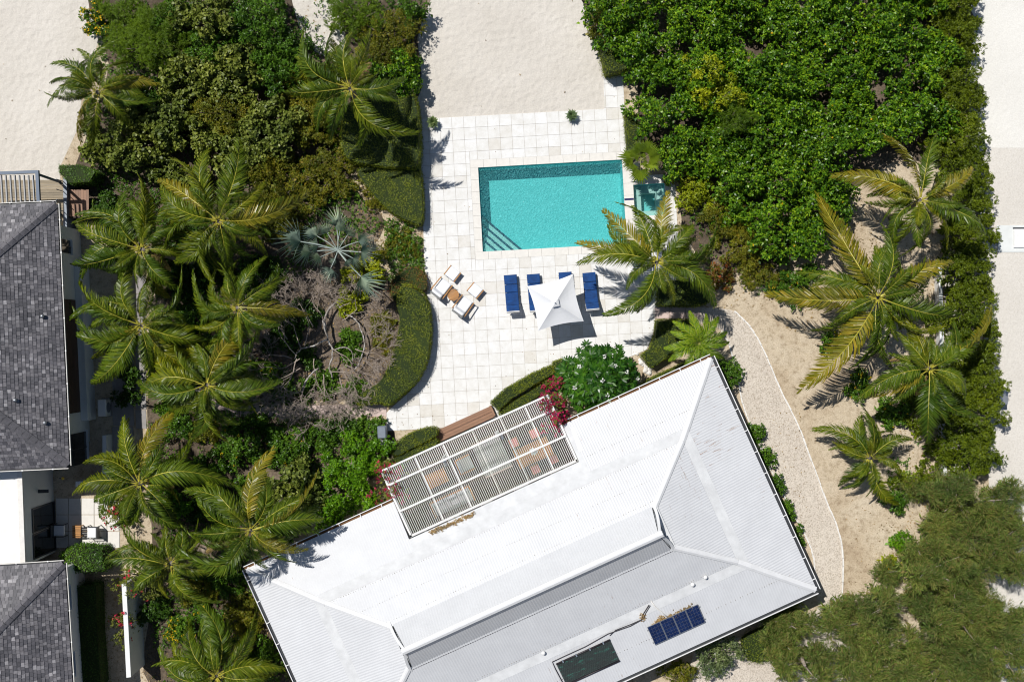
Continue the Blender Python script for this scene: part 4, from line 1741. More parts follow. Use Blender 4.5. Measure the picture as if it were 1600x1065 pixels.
# flower bowl on the dining table
w = AN(-1.3, 5.5, .305 + .74)
t = thing("flower_bowl", "white flowers in a bowl on the teak dining table", "flowers", w)
mb = MB()
mb.tube([(0, 0, 0), (0, 0, .08), (0, 0, .14)], [.06, .14, .16], 14)
mb.build("bowl", "white_paint", t, True, local=True)
rng = np.random.default_rng(5)
D = unit(rng.normal(size=(60, 3)) + (0, 0, .9))
tag(link("blossoms", leaves("blossoms", D * .06 + (0, 0, .13), D, rng.normal(size=(60, 3)), rng.uniform(.12, .2, 60), rng.uniform(.06, .1, 60), "flower_white"), t, True), kind="stuff")

# ------------------------------------------------------------------ slate-roofed neighbour houses
def slates(mb, O, x, up, nor, poly2, sw=.185, ex=.17):
    """courses of slates on a plane: O origin at the eave, x along it, up the slope"""
    us = [p[0] for p in poly2]
    vs_ = [p[1] for p in poly2]
    r = 0
    v = min(vs_)
    while v < max(vs_):
        off = (r % 2) * sw / 2 + random.uniform(-.03, .03)
        u = min(us) - sw + off
        while u < max(us):
            w_ = sw * random.uniform(.8, 1.2)
            if inside(poly2, u + w_ / 2, v + ex * .5):
                l0 = .030 + random.uniform(0, .012)
                l1 = .008
                g_ = .006
                a = O + x * (u + g_) + up * (v - .03) + nor * l0
                b_ = O + x * (u + w_ - g_) + up * (v - .03) + nor * (l0 + random.uniform(-.006, .006))
                c_ = O + x * (u + w_ - g_) + up * (v + ex) + nor * l1
                d_ = O + x * (u + g_) + up * (v + ex) + nor * l1
                dn = nor * -.02
                mb.add([a, b_, c_, d_, a + dn, b_ + dn], [(0, 1, 2, 3), (4, 5, 1, 0)])
            u += w_
        v += ex
        r += 1


def roof_plane(house_, P, name="slate_slope"):
    """P: eave start, eave end, then upper points (counter-clockwise seen from outside)"""
    O = P[0]
    x = (P[1] - P[0]).normalized()
    nor = (P[1] - P[0]).cross(P[2] - P[0]).normalized()
    if nor.z < 0:
        nor = -nor
    up = nor.cross(x)
    if up.z < 0:
        up = -up
    poly = [((p - O).dot(x), (p - O).dot(up)) for p in P]
    mb = MB()
    mb.add(P, [tuple(range(len(P)))])
    sl_ = mb.build(name, "dark_metal", house_)
    mb = MB()
    slates(mb, O, x, up, nor, poly)
    tag(mb.build("slates", "slate", sl_), kind="stuff")


def hip_tiles(house_, a, b_):
    k = int((b_ - a).length / .36)
    d = (b_ - a).normalized()
    for i in range(k):
        p, q = a + d * (i * .36), a + d * (i * .36 + .35)
        sd = Vector((-d.y, d.x, 0)).normalized()
        mb = MB()
        dz = Vector((0, 0, .10))
        dl = Vector((0, 0, -.09))
        mb.add([p - sd * .19 + dl + dz, p + dz + Vector((0, 0, .06)), p + sd * .19 + dl + dz, q - sd * .19 + dl + dz, q + dz + Vector((0, 0, .03)), q + sd * .19 + dl + dz], [(0, 1, 4, 3), (1, 2, 5, 4)])
        mb.build("hip_tile", "slate", house_)


def eave_gutter(house_, a, b_, outw):
    mb = MB()
    o = outw * .07
    mb.bar(a + o + Vector((0, 0, -.06)), b_ + o + Vector((0, 0, -.06)), .10, .02)
    mb.build("gutter", "dark_metal", house_)
    mb = MB()
    o = outw * .13
    mb.bar(a + o, b_ + o, .03, .08)
    mb.build("gutter_lip", "pale_kerb", house_)
    k = int((b_ - a).length / 1.4)
    for i in range(k):
        p = a.lerp(b_, (i + .5) / k) + o
        mb = MB()
        mb.box(p + Vector((0, 0, .03)), (.06, .06, .03))
        mb.build("gutter_bracket", "white_paint", house_)


# house A: two-storey block with slate hip roof
EH = 5.0
ne, se = W(88, 318, EH), W(107, 727, EH)
dirE = (se - ne).normalized()                       # down the eave (south)
dirW = Vector((dirE.y, -dirE.x, 0))                  # west
if dirW.x > 0:
    dirW = -dirW
LA = (se - ne).length
slh = thing("slate_house", "large neighbouring house with dark slate hip roof, upper left", "house", (ne + se) / 2 + dirW * 3 - Vector((0, 0, EH)))
half = LA / 2
apx = (ne + se) / 2 + dirW * half + Vector((0, 0, 3.3))
apw = apx + dirW * 14
nw, sw_ = ne + dirW * 26, se + dirW * 26
roof_plane(slh, [se, ne, apx])
roof_plane(slh, [ne, nw, apw, apx])
roof_plane(slh, [sw_, se, apx, apw])
hip_tiles(slh, ne, apx)
hip_tiles(slh, se, apx)
eave_gutter(slh, ne, se, -dirW)
eave_gutter(slh, ne, nw, -dirE)
eave_gutter(slh, se, sw_, dirE)
wo = .75                                             # overhang
wn_, ws = ne + dirW * wo + dirE * wo, se + dirW * wo - dirE * wo
wn_.z = ws.z = 0
mb = MB()
mb.prism([ws, wn_, wn_ + dirW * 24, ws + dirW * 24][::-1], 0, EH - .05)
mb.build("wall", "white_wall", slh)
# timber cladding on the east wall: boards
Lw = (ws - wn_).length


def wall_pt(y_px, h):
    """point on the east wall at the photo row y (ground), height h"""
    t = (W(150, y_px).y - wn_.y) / (ws.y - wn_.y)
    p = wn_.lerp(ws, t)
    return Vector((p.x, p.y, h))


for k in range(20):
    z = 1.35 + k * .17
    mb = MB()
    mb.bar(wall_pt(470, z) - dirW * .03, wall_pt(641, z) - dirW * .03, .05, .16)
    mb.build("cladding_board", "dark_wood", slh)
for (y0, y1, z0, z1) in ((672, 720, .6, 3.9), (380, 400, 1.5, 3.2), (575, 592, .2, .95)):
    mb = MB()
    mb.add([wall_pt(y0, z0) - dirW * .02, wall_pt(y1, z0) - dirW * .02, wall_pt(y1, z1) - dirW * .02, wall_pt(y0, z1) - dirW * .02], [(0, 1, 2, 3)])
    wv = mb.build("window", "dark_glass", slh)
    mb = MB()
    mb.bar(wall_pt(y0 - 2, z0 - .05) - dirW * .05, wall_pt(y1 + 2, z0 - .05) - dirW * .05, .14, .08)
    mb.build("window_sill", "white_wall", wv)
    mb = MB()
    mb.bar(wall_pt((y0 + y1) / 2, z0) - dirW * .03, wall_pt((y0 + y1) / 2, z1) - dirW * .03, .03, .05, up=(1, 0, 0))
    mb.build("window_frame", "dark_metal", wv)
for px, py in ((20, 625), (59, 662), (54, 493)):
    w = W(px, py, 6.4)
    p0 = apx
    zr_ = EH + ((w - ne).dot(dirW)) / half * 3.3
    mb = MB()
    mb.tube([(w.x, w.y, zr_ - .1), (w.x, w.y, zr_ + .2)], .05, 8)
    mb.tube([(w.x, w.y, zr_ + .18), (w.x, w.y, zr_ + .27)], [.11, .05], 8)
    mb.build("roof_vent", "steel", slh, True)
# plinth terrace and lower wall at the foot
mb = MB()
mb.prism([wall_pt(410, 0) - dirW * .35, wall_pt(655, 0) - dirW * .35, wall_pt(655, 0) - dirW * .01, wall_pt(410, 0) - dirW * .01], 0, 1.15)
mb.build("plinth", "white_wall", slh)

# timber balcony north of the house with blue slatted shade
bal = thing("balcony", "weathered grey timber balcony at the north end of slate house", "balcony", W(60, 300, 0))
zb = 1.05
x0, x1 = W(-60, 0, zb).x, W(101, 0, zb).x
y0, y1 = W(0, 281, zb).y, W(0, 345, zb).y
k = 16
for i in range(k):
    ya = y0 + (y1 - y0) * (i + .5) / k
    mb = MB()
    mb.box(((x0 + x1) / 2, ya, zb - .02), (x1 - x0, abs(y1 - y0) / k - .012, .04))
    mb.build("floor_board", "grey_wood", bal)
mb = MB()
mb.box((x1 + .06, (y0 + y1) / 2 - .6, zb / 2 + .05), (.18, abs(y1 - y0) + 1.4, zb + .1))
mb.build("side_wall", "grey_metal", bal)
mb = MB()
mb.box(((x0 + x1) / 2, y0 - .1, zb - .15), (x1 - x0, .1, .22))
mb.build("fascia_beam", "grey_wood", bal)
for i in range(6):
    mb = MB()
    mb.tube([(x1 - .03, y0 - .1 - i * .5, zb), (x1 - .03, y0 - .1 - i * .5, zb + 1.0)], .02, 6)
    mb.build("railing_post", "grey_metal", bal)
sh = thing("slatted_shade", "blue metal frame with white slats over the timber balcony", "pergola", W(20, 300, 0))
zs = 3.9
c0, c1, c2 = W(-60, 273, zs), W(59, 268.5, zs), W(61, 322, zs)
mb = MB()
mb.bar(c0, c1, .14, .16)
mb.bar(c1 + Vector((-.02, .06, 0)), c2, .15, .17)
mb.build("frame", "blue_metal", sh)
for i in range(9):
    x_ = 2.5 + 7.1 * i - 1
    p, q = W(x_, 272, zs), W(x_ + 3.0, 322, zs)
    mb = MB()
    mb.bar(p + Vector((0, -.05, -.02)), q + Vector((0, 0, -.02)), .05, .14)
    mb.build("slat", "pale_cloth", sh)
for c_ in (c1, c2):
    mb = MB()
    mb.box((c_.x - .05, c_.y - .1, (zs + zb) / 2), (.1, .1, zs - zb))
    mb.build("post", "blue_metal", sh)

# timber gate deck right of the balcony
gd = thing("timber_deck", "reddish brown timber deck in the corner by slate house", "deck", W(122, 316, 0))
for i in range(8):
    xa = 106 + 4.1 * i
    mb = MB()
    mb.prism(pxpoly([(xa, 297 - (i % 3) * .6), (xa + 3.9, 297 - (i % 2) * .7), (xa + 4.1, 338), (xa + .2, 338)], .9)[::-1], .86, .9)
    mb.build("deck_board", "deck_wood", gd)
mb = MB()
mb.prism(pxpoly([(107, 337), (139, 337), (139, 340), (107, 340)], .85)[::-1], .0, .85)
mb.build("deck_skirt", "dark_wood", gd)
mb = MB()
mb.prism(pxpoly([(110, 342), (140, 342), (142, 372), (112, 372)])[::-1], .0, .05)
tag(mb.build("stone_landing", "grey_paving"), kind="structure")

# flat-roofed white wing
ZF = 3.8
wing = thing("white_wing", "flat roofed white wing between two slate roofed houses", "house", W(60, 820, 0))
a_, b2 = W(33, 725, ZF), W(39, 884, ZF)
mb = MB()
mb.prism([a_, b2, b2 - Vector((18, 0, 0)), a_ - Vector((18, 0, 0))], 0, ZF - .12)
mb.build("wall", "white_wall", wing)
mb = MB()
mb.prism([a_ - Vector((.2, 0, 0)), b2 - Vector((.2, 0, 0)), b2 - Vector((18, 0, 0)), a_ - Vector((18, 0, 0))], ZF - .12, ZF - .10)
mb.build("flat_roof", "flat_roof", wing)
mb = MB()
mb.prism([a_ + Vector((.02, .02, 0)), b2 + Vector((.02, -.02, 0)), b2 - Vector((.22, .02, 0)), a_ - Vector((.22, -.02, 0))], ZF - .14, ZF)
mb.build("parapet", "pale_kerb", wing)


def wing_pt(y_px, h, off=.02):
    y_ = W(0, y_px).y
    t = (y_ - a_.y) / (b2.y - a_.y)
    p = a_.lerp(b2, t)
    return Vector((p.x + off, p.y, h))


for (y0, y1) in ((783, 818), (821, 857)):
    mb = MB()
    mb.add([wing_pt(y0, .06), wing_pt(y1, .06), wing_pt(y1, 2.75), wing_pt(y0, 2.75)], [(0, 1, 2, 3)])
    gdn = mb.build("sliding_door", "dark_glass", wing)
    mb = MB()
    for y in (y0, y1):
        mb.bar(wing_pt(y, .05, .03), wing_pt(y, 2.8, .03), .06, .06, up=(1, 0, 0))
    for h_ in (.05, 2.78):
        mb.bar(wing_pt(y0, h_, .03), wing_pt(y1, h_, .03), .06, .07)
    mb.build("door_frame", "dark_metal", gdn)
mb = MB()
mb.bar(wing_pt(757, 1.9, .25), wing_pt(762, 1.9, .25) + Vector((.0, 0, 0)), .5, .08)
mb.build("canopy", "dark_metal", wing)
lp = W(98, 747, 2.0)
t = thing("wall_lamp", "small round orange wall lamp beside the white wing", "lamp", lp)
mb = MB()
mb.tube([(0, 0, -.08), (0, 0, .0), (0, 0, .05)], [.05, .08, .03], 10)
mb.build("globe", "flower_centre", t, True, local=True)
mb = MB()
mb.box((-.1, 0, -.02), (.16, .04, .04))
mb.build("bracket", "dark_metal", t, local=True)
# low pale block under the house corner
mb = MB()
mb.prism(pxpoly([(118, 752), (160, 750), (160, 680), (166, 680), (167, 758), (118, 760)], .9)[::-1], 0, .9)
tag(mb.build("garden_wall", "white_wall"), "low white garden wall turning the corner below slate roof", "wall")

slab_walk("side_patio", "pale stone patio outside the white wing's glass doors",
          [[(88 + 20 * i, 778 + 26 * j), (107 + 20 * i, 778 + 26 * j), (107 + 20 * i, 803 + 26 * j), (88 + 20 * i, 803 + 26 * j)] for i in range(5) for j in range(3)], "coping", .04)


def patio_chair(label, px, py, face):
    w = W(px, py, .4)
    t = thing("patio_chair", label, "chair", (w.x, w.y, .04), face, "patio chairs by the white wing")
    mb = MB()
    rbox(mb, (0, 0, .40), (.55, .55, .1), .03)
    mb.build("seat_cushion", "white_cloth", t, local=True)
    mb = MB()
    mb.box((0, -.29, .58), (.58, .05, .42))
    mb.build("backrest", "dark_metal", t, local=True)
    for s in (-1, 1):
        mb = MB()
        mb.box((s * .30, 0, .56), (.04, .6, .03))
        mb.build("armrest", "dark_metal", t, local=True)
        for y in (-.27, .27):
            mb = MB()
            mb.box((s * .30, y, .27), (.035, .035, .54))
            mb.build("leg", "dark_metal", t, local=True)


patio_chair("white cushioned patio chair in shade against the glass door", 93, 828, -math.pi / 2)
patio_chair("white cushioned patio chair in the sun beside teak table", 146, 831, math.pi / 2)
w = W(120, 830, .45)
t = thing("patio_table", "small square slatted teak table on the side patio", "table", (w.x, w.y, .04))
for i in range(6):
    mb = MB()
    mb.box((0, -.27 + i * .108, .44), (.42, .085, .03))
    mb.build("slat", "teak", t, local=True)
for sx in (-1, 1):
    for sy in (-1, 1):
        mb = MB()
        mb.box((sx * .17, sy * .26, .21), (.05, .05, .42))
        mb.build("leg", "teak", t, local=True)

# house C
EC = 4.5
cn_, cs = W(100, 879, EC), W(114, 1100, EC)
dE = (cs - cn_).normalized()
dW = Vector((dE.y, -dE.x, 0))
if dW.x > 0:
    dW = -dW
cs = cn_ + dE * 12.0
slc = thing("slate_house", "second slate roofed neighbour house in the bottom left corner", "house", cn_ + dW * 4 + dE * 5 - Vector((0, 0, EC)))
hc = 6.0
apc = cn_ + dE * hc + dW * hc + Vector((0, 0, 3.4))
roof_plane(slc, [cs, cn_, apc, cs + dW * hc + Vector((0, 0, 3.4))])
roof_plane(slc, [cn_, cn_ + dW * 12, apc])
hip_tiles(slc, cn_, apc)
eave_gutter(slc, cn_, cs, -dW)
eave_gutter(slc, cn_, cn_ + dW * 12, -dE)
w0, w1 = cn_ + dW * .75 + dE * .6, cs + dW * .75
w0.z = w1.z = 0
mb = MB()
mb.prism([w1, w0, w0 + dW * 12, w1 + dW * 12][::-1], 0, EC - .05)
mb.build("wall", "white_wall", slc)
for f0, f1 in ((.085, .175), (.375, .465)):
    mb = MB()
    o = -dW * .02
    z0, z1 = 2.2, 3.5
    up = Vector((0, 0, 1))
    mb.add([w0.lerp(w1, f0) + o + up * z0, w0.lerp(w1, f1) + o + up * z0, w0.lerp(w1, f1) + o + up * z1, w0.lerp(w1, f0) + o + up * z1], [(0, 1, 2, 3)])
    wv = mb.build("window", "dark_glass", slc)
    mb = MB()
    mb.bar(w0.lerp(w1, f0 - .01) + o * 2 + up * (z0 - .05), w0.lerp(w1, f1 + .01) + o * 2 + up * (z0 - .05), .12, .07)
    mb.build("window_sill", "white_wall", wv)

# freestanding white wall
mb = MB()
p = [W(190, 912, 2.2), W(197, 911, 2.2), W(204.5, 1057, 2.2), W(197.5, 1058, 2.2)]
mb.prism(p[::-1], 0, 2.2)
tag(mb.build("boundary_wall", "white_wall"), "thin freestanding white wall with bougainvillea growing over it", "wall")
mb = MB()
p = [W(1466, 415, .6), W(1472, 415, .6), W(1481, 800, .6), W(1475, 800, .6)]
mb.prism(p[::-1], 0, .6)
tag(mb.build("boundary_wall", "white_wall"), "low white wall glimpsed between palms and roadside hedge", "wall")
sheet("sandy_strip", pxpoly([(1474, 400), (1500, 400), (1508, 800), (1480, 800)]), .006, "sand")

# service unit and other small things
w = W(160, 637, .7)
ac = thing("air_conditioner", "small white air conditioning unit beside the slate house wall", "air conditioner", (w.x, w.y, 0), math.radians(2))
mb = MB()
rbox(mb, (0, 0, .45), (.42, .85, .7), .03)
mb.build("casing", "white_paint", ac, local=True)
mb = MB()
mb.tube([(.21, 0, .45), (.235, 0, .45)], .27, 18)
mb.build("fan_grille", "grey_metal", ac, local=True)
mb = MB()
mb.box((0, 0, .05), (.5, .95, .1))
mb.build("plinth", "grey_paving", ac, local=True)
w = W(1556, 618, 0)
ub = thing("utility_box", "small dark blue utility box tucked into the roadside hedge", "box", (w.x, w.y, 0))
mb = MB()
rbox(mb, (0, 0, .5), (.34, .7, .9), .03)
mb.build("casing", "blue_metal", ub, local=True)
mb = MB()
mb.box((0, 0, .97), (.4, .76, .04))
mb.build("lid", "steel", ub, local=True)
pt = W(1560, 372)
hb = thing("access_hatch", "white square hatch cover on the concrete roadside pad", "hatch", W(1592, 372, .05))
mb = MB()
mb.prism(pxpoly([(1583, 358), (1640, 358), (1640, 387), (1583, 387)])[::-1], .05, .13)
mb.build("cover", "white_paint", hb)
mb = MB()
mb.prism(pxpoly([(1582, 355.5), (1640, 355.5), (1640, 357.5), (1582, 357.5)])[::-1], .05, .09)
mb.build("hinge_bar", "dark_metal", hb)
mb = MB()
mb.tube([W(1273, 455, .08), W(1300, 460, .08)], .06, 8)
tag(mb.build("pipe", "pale_kerb", None, True), "short pale plastic pipe lying beside leaning palm trunk", "pipe")
for k in range(22):
    t_ = k / 21
    w = W(1000 + 15 * t_ + random.uniform(-5, 5), 556 + 26 * t_ + random.uniform(-4, 4))
    mb = MB()
    r_ = random.uniform(.07, .15)
    mb.tube([(w.x, w.y, 0), (w.x, w.y, r_ * .7), (w.x + .02, w.y, r_ * 1.1)], [r_, r_ * .9, r_ * .4], 7)
    o = mb.build("garden_stone", "white_stone", None)
    o.rotation_euler = (0, 0, 0)
    tag(o, "white rock in the small pile beside frangipani tree", "rock", "white rocks by the frangipani")

# ------------------------------------------------------------------ vegetation: generators
def crown(rng, rx, ry, h, lobe, ntip, inner=.55, rough=.40):
    """tip points and outward normals over many small leafy lobes heaped into an rx x ry x h crown"""
    nl = max(6, int(math.pi * rx * ry / (math.pi * lobe * lobe) * 1.05))
    i = np.arange(nl)
    a = i * 2.39996 + rng.uniform(-.5, .5, nl)
    f = np.sqrt((i + .4) / nl) * (1 - .55 * lobe / max(rx, ry)) * rng.uniform(.9, 1.05, nl)
    edge = 1 + .14 * np.sin(a * 3 + rng.uniform(0, 6)) + .08 * np.sin(a * 5 + rng.uniform(0, 6))
    rs = lobe * rng.uniform(.72, 1.3, nl)
    z = h * (1 - .45 * f * f) * (1 - rough * rng.random(nl) ** 1.5) - rs * .7
    cs = np.stack([np.cos(a) * f * rx * edge, np.sin(a) * f * ry * edge, np.maximum(z, rs * .5 + .05)], 1)
    k = rng.integers(0, nl, int(ntip * 1.7))
    d = rng.normal(size=(len(k), 3))
    d[:, 2] = np.abs(d[:, 2]) - .25
    d = unit(d)
    P = cs[k] + d * (rs[k] * rng.uniform(inner, 1.06, len(k)))[:, None] * (1, 1, 1.12)
    ok = P[:, 2] > .05
    return P[ok][:ntip], d[ok][:ntip], cs, rs


def inner(rng, cs, rs, n):
    """larger leaves deeper inside the lobes"""
    k = rng.integers(0, len(cs), n)
    d = unit(rng.normal(size=(n, 3)))
    P = cs[k] + d * (rs[k] * rng.uniform(.1, .9, n))[:, None]
    P[:, 2] = np.maximum(P[:, 2] * rng.uniform(.25, .75, n), .08)
    return P, rng.normal(size=(n, 3)) * (1, 1, .4), rng.normal(size=(n, 3)) * .5 + (0, 0, 1)


def tuft(rng, P, d, m, spread, flat=.0, up=.35):
    """m leaf directions around each tip"""
    n = len(P)
    t = rng.normal(size=(n, m, 3))
    D = d[:, None, :] * (1 - spread) + unit(t) * spread + np.array((0, 0, up * .3))
    D = unit(D)
    Nn = d[:, None, :] * .8 + rng.normal(size=(n, m, 3)) * .45 + np.array((0, 0, .55))
    B = np.repeat(P[:, None, :], m, 1) + rng.normal(size=(n, m, 3)) * .025
    return B.reshape(-1, 3), D.reshape(-1, 3), Nn.reshape(-1, 3)


#            material, tips per m2, leaves per tip, length, width ratio, shape, spread
KINDS = {
    'glossy': ("leaf_glossy", 40, 9, (.10, .17), .52, 4, .72, .36),
    'bright': ("leaf_bright", 42, 9, (.09, .15), .5, 4, .72, .34),
    'yellowgreen': ("leaf_yellowgreen", 42, 9, (.08, .13), .5, 4, .72, .30),
    'olive': ("leaf_olive", 62, 10, (.05, .09), .45, 4, .7, .27),
    'hedgerow': ("leaf_hedgerow", 52, 11, (.06, .11), .42, 4, .7, .27),
    'grape': ("leaf_grape", 34, 7, (.11, .17), .9, 6, .8, .42),
    'mid': ("leaf_mid", 44, 9, (.08, .14), .5, 4, .72, .30),
    'fine': ("leaf_fine", 66, 15, (.09, .16), .11, 4, .55, .32),
    'dark': ("leaf_dark", 44, 9, (.08, .14), .5, 4, .7, .32),
    'silver': ("leaf_silver", 48, 10, (.07, .12), .38, 4, .7, .30),
    'red': ("leaf_red", 44, 8, (.06, .11), .5, 4, .7, .26),
    'bougainvillea': ("leaf_bougainvillea", 48, 8, (.05, .09), .6, 4, .75, .30),
}


def stems(mb, rng, cs, rs, h, r0=.05):
    for c in cs[:: max(1, len(cs) // 7)]:
        b0 = Vector((c[0] * .12, c[1] * .12, 0))
        mid = Vector((c[0] * .5, c[1] * .5, c[2] * .55))
        mb.tube([b0, mid, Vector(c)], [r0, r0 * .7, r0 * .3], 5)


def shrub(name, label, cat, px, py, rx, ry, h, kind, group=None, flowers=None, nfl=0, rot=0.0, dens=1.0, seed=None, ntrunk=True, flsize=(.05, .09)):
    rng = np.random.default_rng(seed if seed is not None else int(px * 7 + py * 13))
    w = W(px, py, h * .7)
    RX, RY = rx / S, ry / S
    t = thing(name, label, cat, (w.x, w.y, 0), rot, group)
    mt, tps, m, (l0, l1), wr, shp, spr, lobe = KINDS[kind]
    ar = math.pi * RX * RY
    lobe = min(lobe, .55 * min(RX, RY))
    P, d, cs, rs = crown(rng, RX, RY, h, lobe, int(ar * tps * dens * 1.9) + 20)
    B, D, Nn = tuft(rng, P, d, m, spr)
    L = rng.uniform(l0, l1, len(B))
    Bi, Di, Ni = inner(rng, cs, rs, int(ar * 70 * dens))
    B, D, Nn = np.vstack([B, Bi]), np.vstack([D, Di]), np.vstack([Nn, Ni])
    L = np.append(L, rng.uniform(.16, .28, len(Bi)))
    wr = np.append(np.full(len(L) - len(Bi), wr), np.full(len(Bi), .6))
    me = leaves("crown", B, D, Nn, L, L * wr * rng.uniform(.8, 1.15, len(B)), mt, shp)
    link("crown", me, t, True)
    if ntrunk:
        mb = MB()
        stems(mb, rng, cs, rs, h, .03 + .012 * h)
        mb.build("trunk", "bark", t, True, local=True)
    if flowers:
        idx = rng.choice(len(P), min(nfl, len(P)), replace=False)
        idx = idx[np.argsort(-P[idx, 2])]
        Pf, df = P[idx] + d[idx] * .07 + (0, 0, .03), d[idx]
        B, D, Nn = tuft(rng, Pf, df, 5, .9, up=.2)
        L = rng.uniform(flsize[0], flsize[1], len(B))
        tag(link("blossoms", leaves("blossoms", B, D, Nn, L, L * .8, flowers, 4), t, True), kind="stuff")
    return t


def hedge(name, label, pts, h, mat="leaf_hedge", dens=520, leaf=(.035, .075), group=None, shag=.03, round_=5, cat="hedge"):
    """clipped hedge: solid heart with leafy skin"""
    poly_px = smooth_poly(pts, round_) if round_ else pts
    poly = [Vector((*W(x, y, h)[:2], 0)) for x, y in poly_px]
    rng = np.random.default_rng(int(pts[0][0] * 3 + pts[0][1]))
    A = np.array([(p.x, p.y) for p in poly])
    c = A.mean(0)
    t = thing(name, label, cat, (c[0], c[1], 0), 0, group)
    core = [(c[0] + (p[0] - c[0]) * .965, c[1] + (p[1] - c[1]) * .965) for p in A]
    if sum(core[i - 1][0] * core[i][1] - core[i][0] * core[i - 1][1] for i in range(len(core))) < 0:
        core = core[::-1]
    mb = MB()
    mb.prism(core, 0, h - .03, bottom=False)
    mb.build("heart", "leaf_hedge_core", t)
    lo, hi = A.min(0), A.max(0)
    ar = area([tuple(p) for p in A])
    n = int((hi - lo)[0] * (hi - lo)[1] * dens)
    Q = rng.uniform(lo, hi, (n, 2))
    Q = Q[inside_np(A, Q)]
    Pt = np.column_stack([Q, h + rng.normal(0, shag, len(Q)) + .05 * np.sin(Q[:, 0] * 3.1) * np.cos(Q[:, 1] * 2.7) + .04 * np.sin(Q[:, 0] * 7.3 + Q[:, 1] * 5.1)])
    Dt = rng.normal(size=Pt.shape) * (1, 1, .35) + (0, 0, .18)
    Nt = rng.normal(size=Pt.shape) * .45 + (0, 0, 1.0)
    Ps, Ds, Ns = [], [], []
    for i in range(len(A)):
        a, b_ = A[i - 1], A[i]
        ln = np.linalg.norm(b_ - a)
        k = int(ln * h * dens * .8)
        if k < 1:
            continue
        f = rng.random(k)[:, None]
        q = a + (b_ - a) * f
        e = (b_ - a) / ln
        nrm = np.array((e[1], -e[0]))
        if np.dot(nrm, (a + b_) / 2 - c) < 0:
            nrm = -nrm
        q = q + nrm * rng.normal(0, shag, k)[:, None]
        Ps.append(np.column_stack([q, rng.uniform(0.02, h, k)]))
        Ds.append(rng.normal(size=(k, 3)) * .8 + np.append(nrm, .3) * .5)
        Ns.append(np.tile(np.append(nrm, .5), (k, 1)) + rng.normal(size=(k, 3)) * .4)
    P, D, Nn = np.vstack([Pt] + Ps), np.vstack([Dt] + Ds), np.vstack([Nt] + Ns)
    L = rng.uniform(leaf[0], leaf[1], len(P))
    me = leaves("foliage", P - np.append(c, 0), D, Nn, L, L * .55, mat, 4)
    link("foliage", me, t, True)
    return t


# ---- palm fronds
def frond_mesh(name, seed, rise, drop, bend, leafmat_, npair=108, lw=.0070, ll=.235, vee=.35, hang=.55, ragged=.12, rach="rachis", twist=0.0):
    """pinnate frond of unit reach: rachis from the origin towards +X, tip back on the axis"""
    rng = np.random.default_rng(seed)
    V, F, M = [], [], []
    tw1 = rng.uniform(-.5, .5)

    def axis(t):
        return np.array((t, bend * (t * t * 1.15 - t), rise * t - (rise + drop) * t ** 2.3))

    K = 16
    for i in range(K + 1):
        t = i / K
        p = axis(t)
        r = .0045 * (1 - t) ** .7 + .0012
        if t < .12:
            r *= 1 + (.12 - t) * 5
        for k in range(4):
            a = math.pi / 2 * k + math.pi / 4
            V.append(p + (0, math.cos(a) * r * 1.25, math.sin(a) * r))
    for i in range(K):
        for k in range(4):
            F.append((i * 4 + k, i * 4 + (k + 1) % 4, i * 4 + 4 + (k + 1) % 4, i * 4 + 4 + k))
            M.append(1)
    for i in range(npair):
        t = .12 + .88 * (i + .5) / npair
        p = axis(t)
        ex = axis(min(1, t + .01)) - axis(t - .01)
        ex /= np.linalg.norm(ex)
        ey = np.cross((0, 0, 1), ex)
        ey /= np.linalg.norm(ey)
        ez = np.cross(ex, ey)
        prof = math.sin(min(1, (t + .03) / .45) * math.pi / 2) * (1 - .70 * max(0, (t - .5) / .5) ** 1.5)
        tw = twist + tw1 * t
        for s_ in (-1, 1):
            if rng.random() < ragged * .5:
                continue
            l = ll * prof * rng.uniform(.80, 1.1)
            fw = (.55 + 1.1 * t ** 1.4) * rng.uniform(.85, 1.15)
            an_ = vee + s_ * tw + rng.normal(0, .10)
            d0 = ey * s_ * math.cos(an_) + ez * math.sin(an_) + ex * fw
            d0 /= np.linalg.norm(d0)
            d1 = d0 + np.array((0, 0, -hang * rng.uniform(.5, 1.5)))
            d1 /= np.linalg.norm(d1)
            d2 = d1 + np.array((0, 0, -hang * rng.uniform(.8, 1.9)))
            d2 /= np.linalg.norm(d2)
            wv = ex * 1.0 - d0 * np.dot(ex, d0) + ez * rng.uniform(-.5, .9)
            wv /= np.linalg.norm(wv)
            m0 = p + d0 * l * .4
            m1 = m0 + d1 * l * .38
            m2 = m1 + d2 * l * .34
            o = len(V)
            hw = lw * rng.uniform(.75, 1.15)
            V += [p - wv * hw * .4, p + wv * hw * .4, m0 + wv * hw, m0 - wv * hw, m1 + wv * hw * .7, m1 - wv * hw * .7, m2]
            F += [(o, o + 1, o + 2, o + 3), (o + 3, o + 2, o + 4, o + 5), (o + 5, o + 4, o + 6)]
            M += [0, 0, 0]
    me = bpy.data.meshes.new(name)
    me.from_pydata([tuple(v) for v in V], [], F)
    me.materials.append(MAT[leafmat_])
    me.materials.append(MAT[rach])
    me.polygons.foreach_set("material_index", M)
    me.update()
    return me


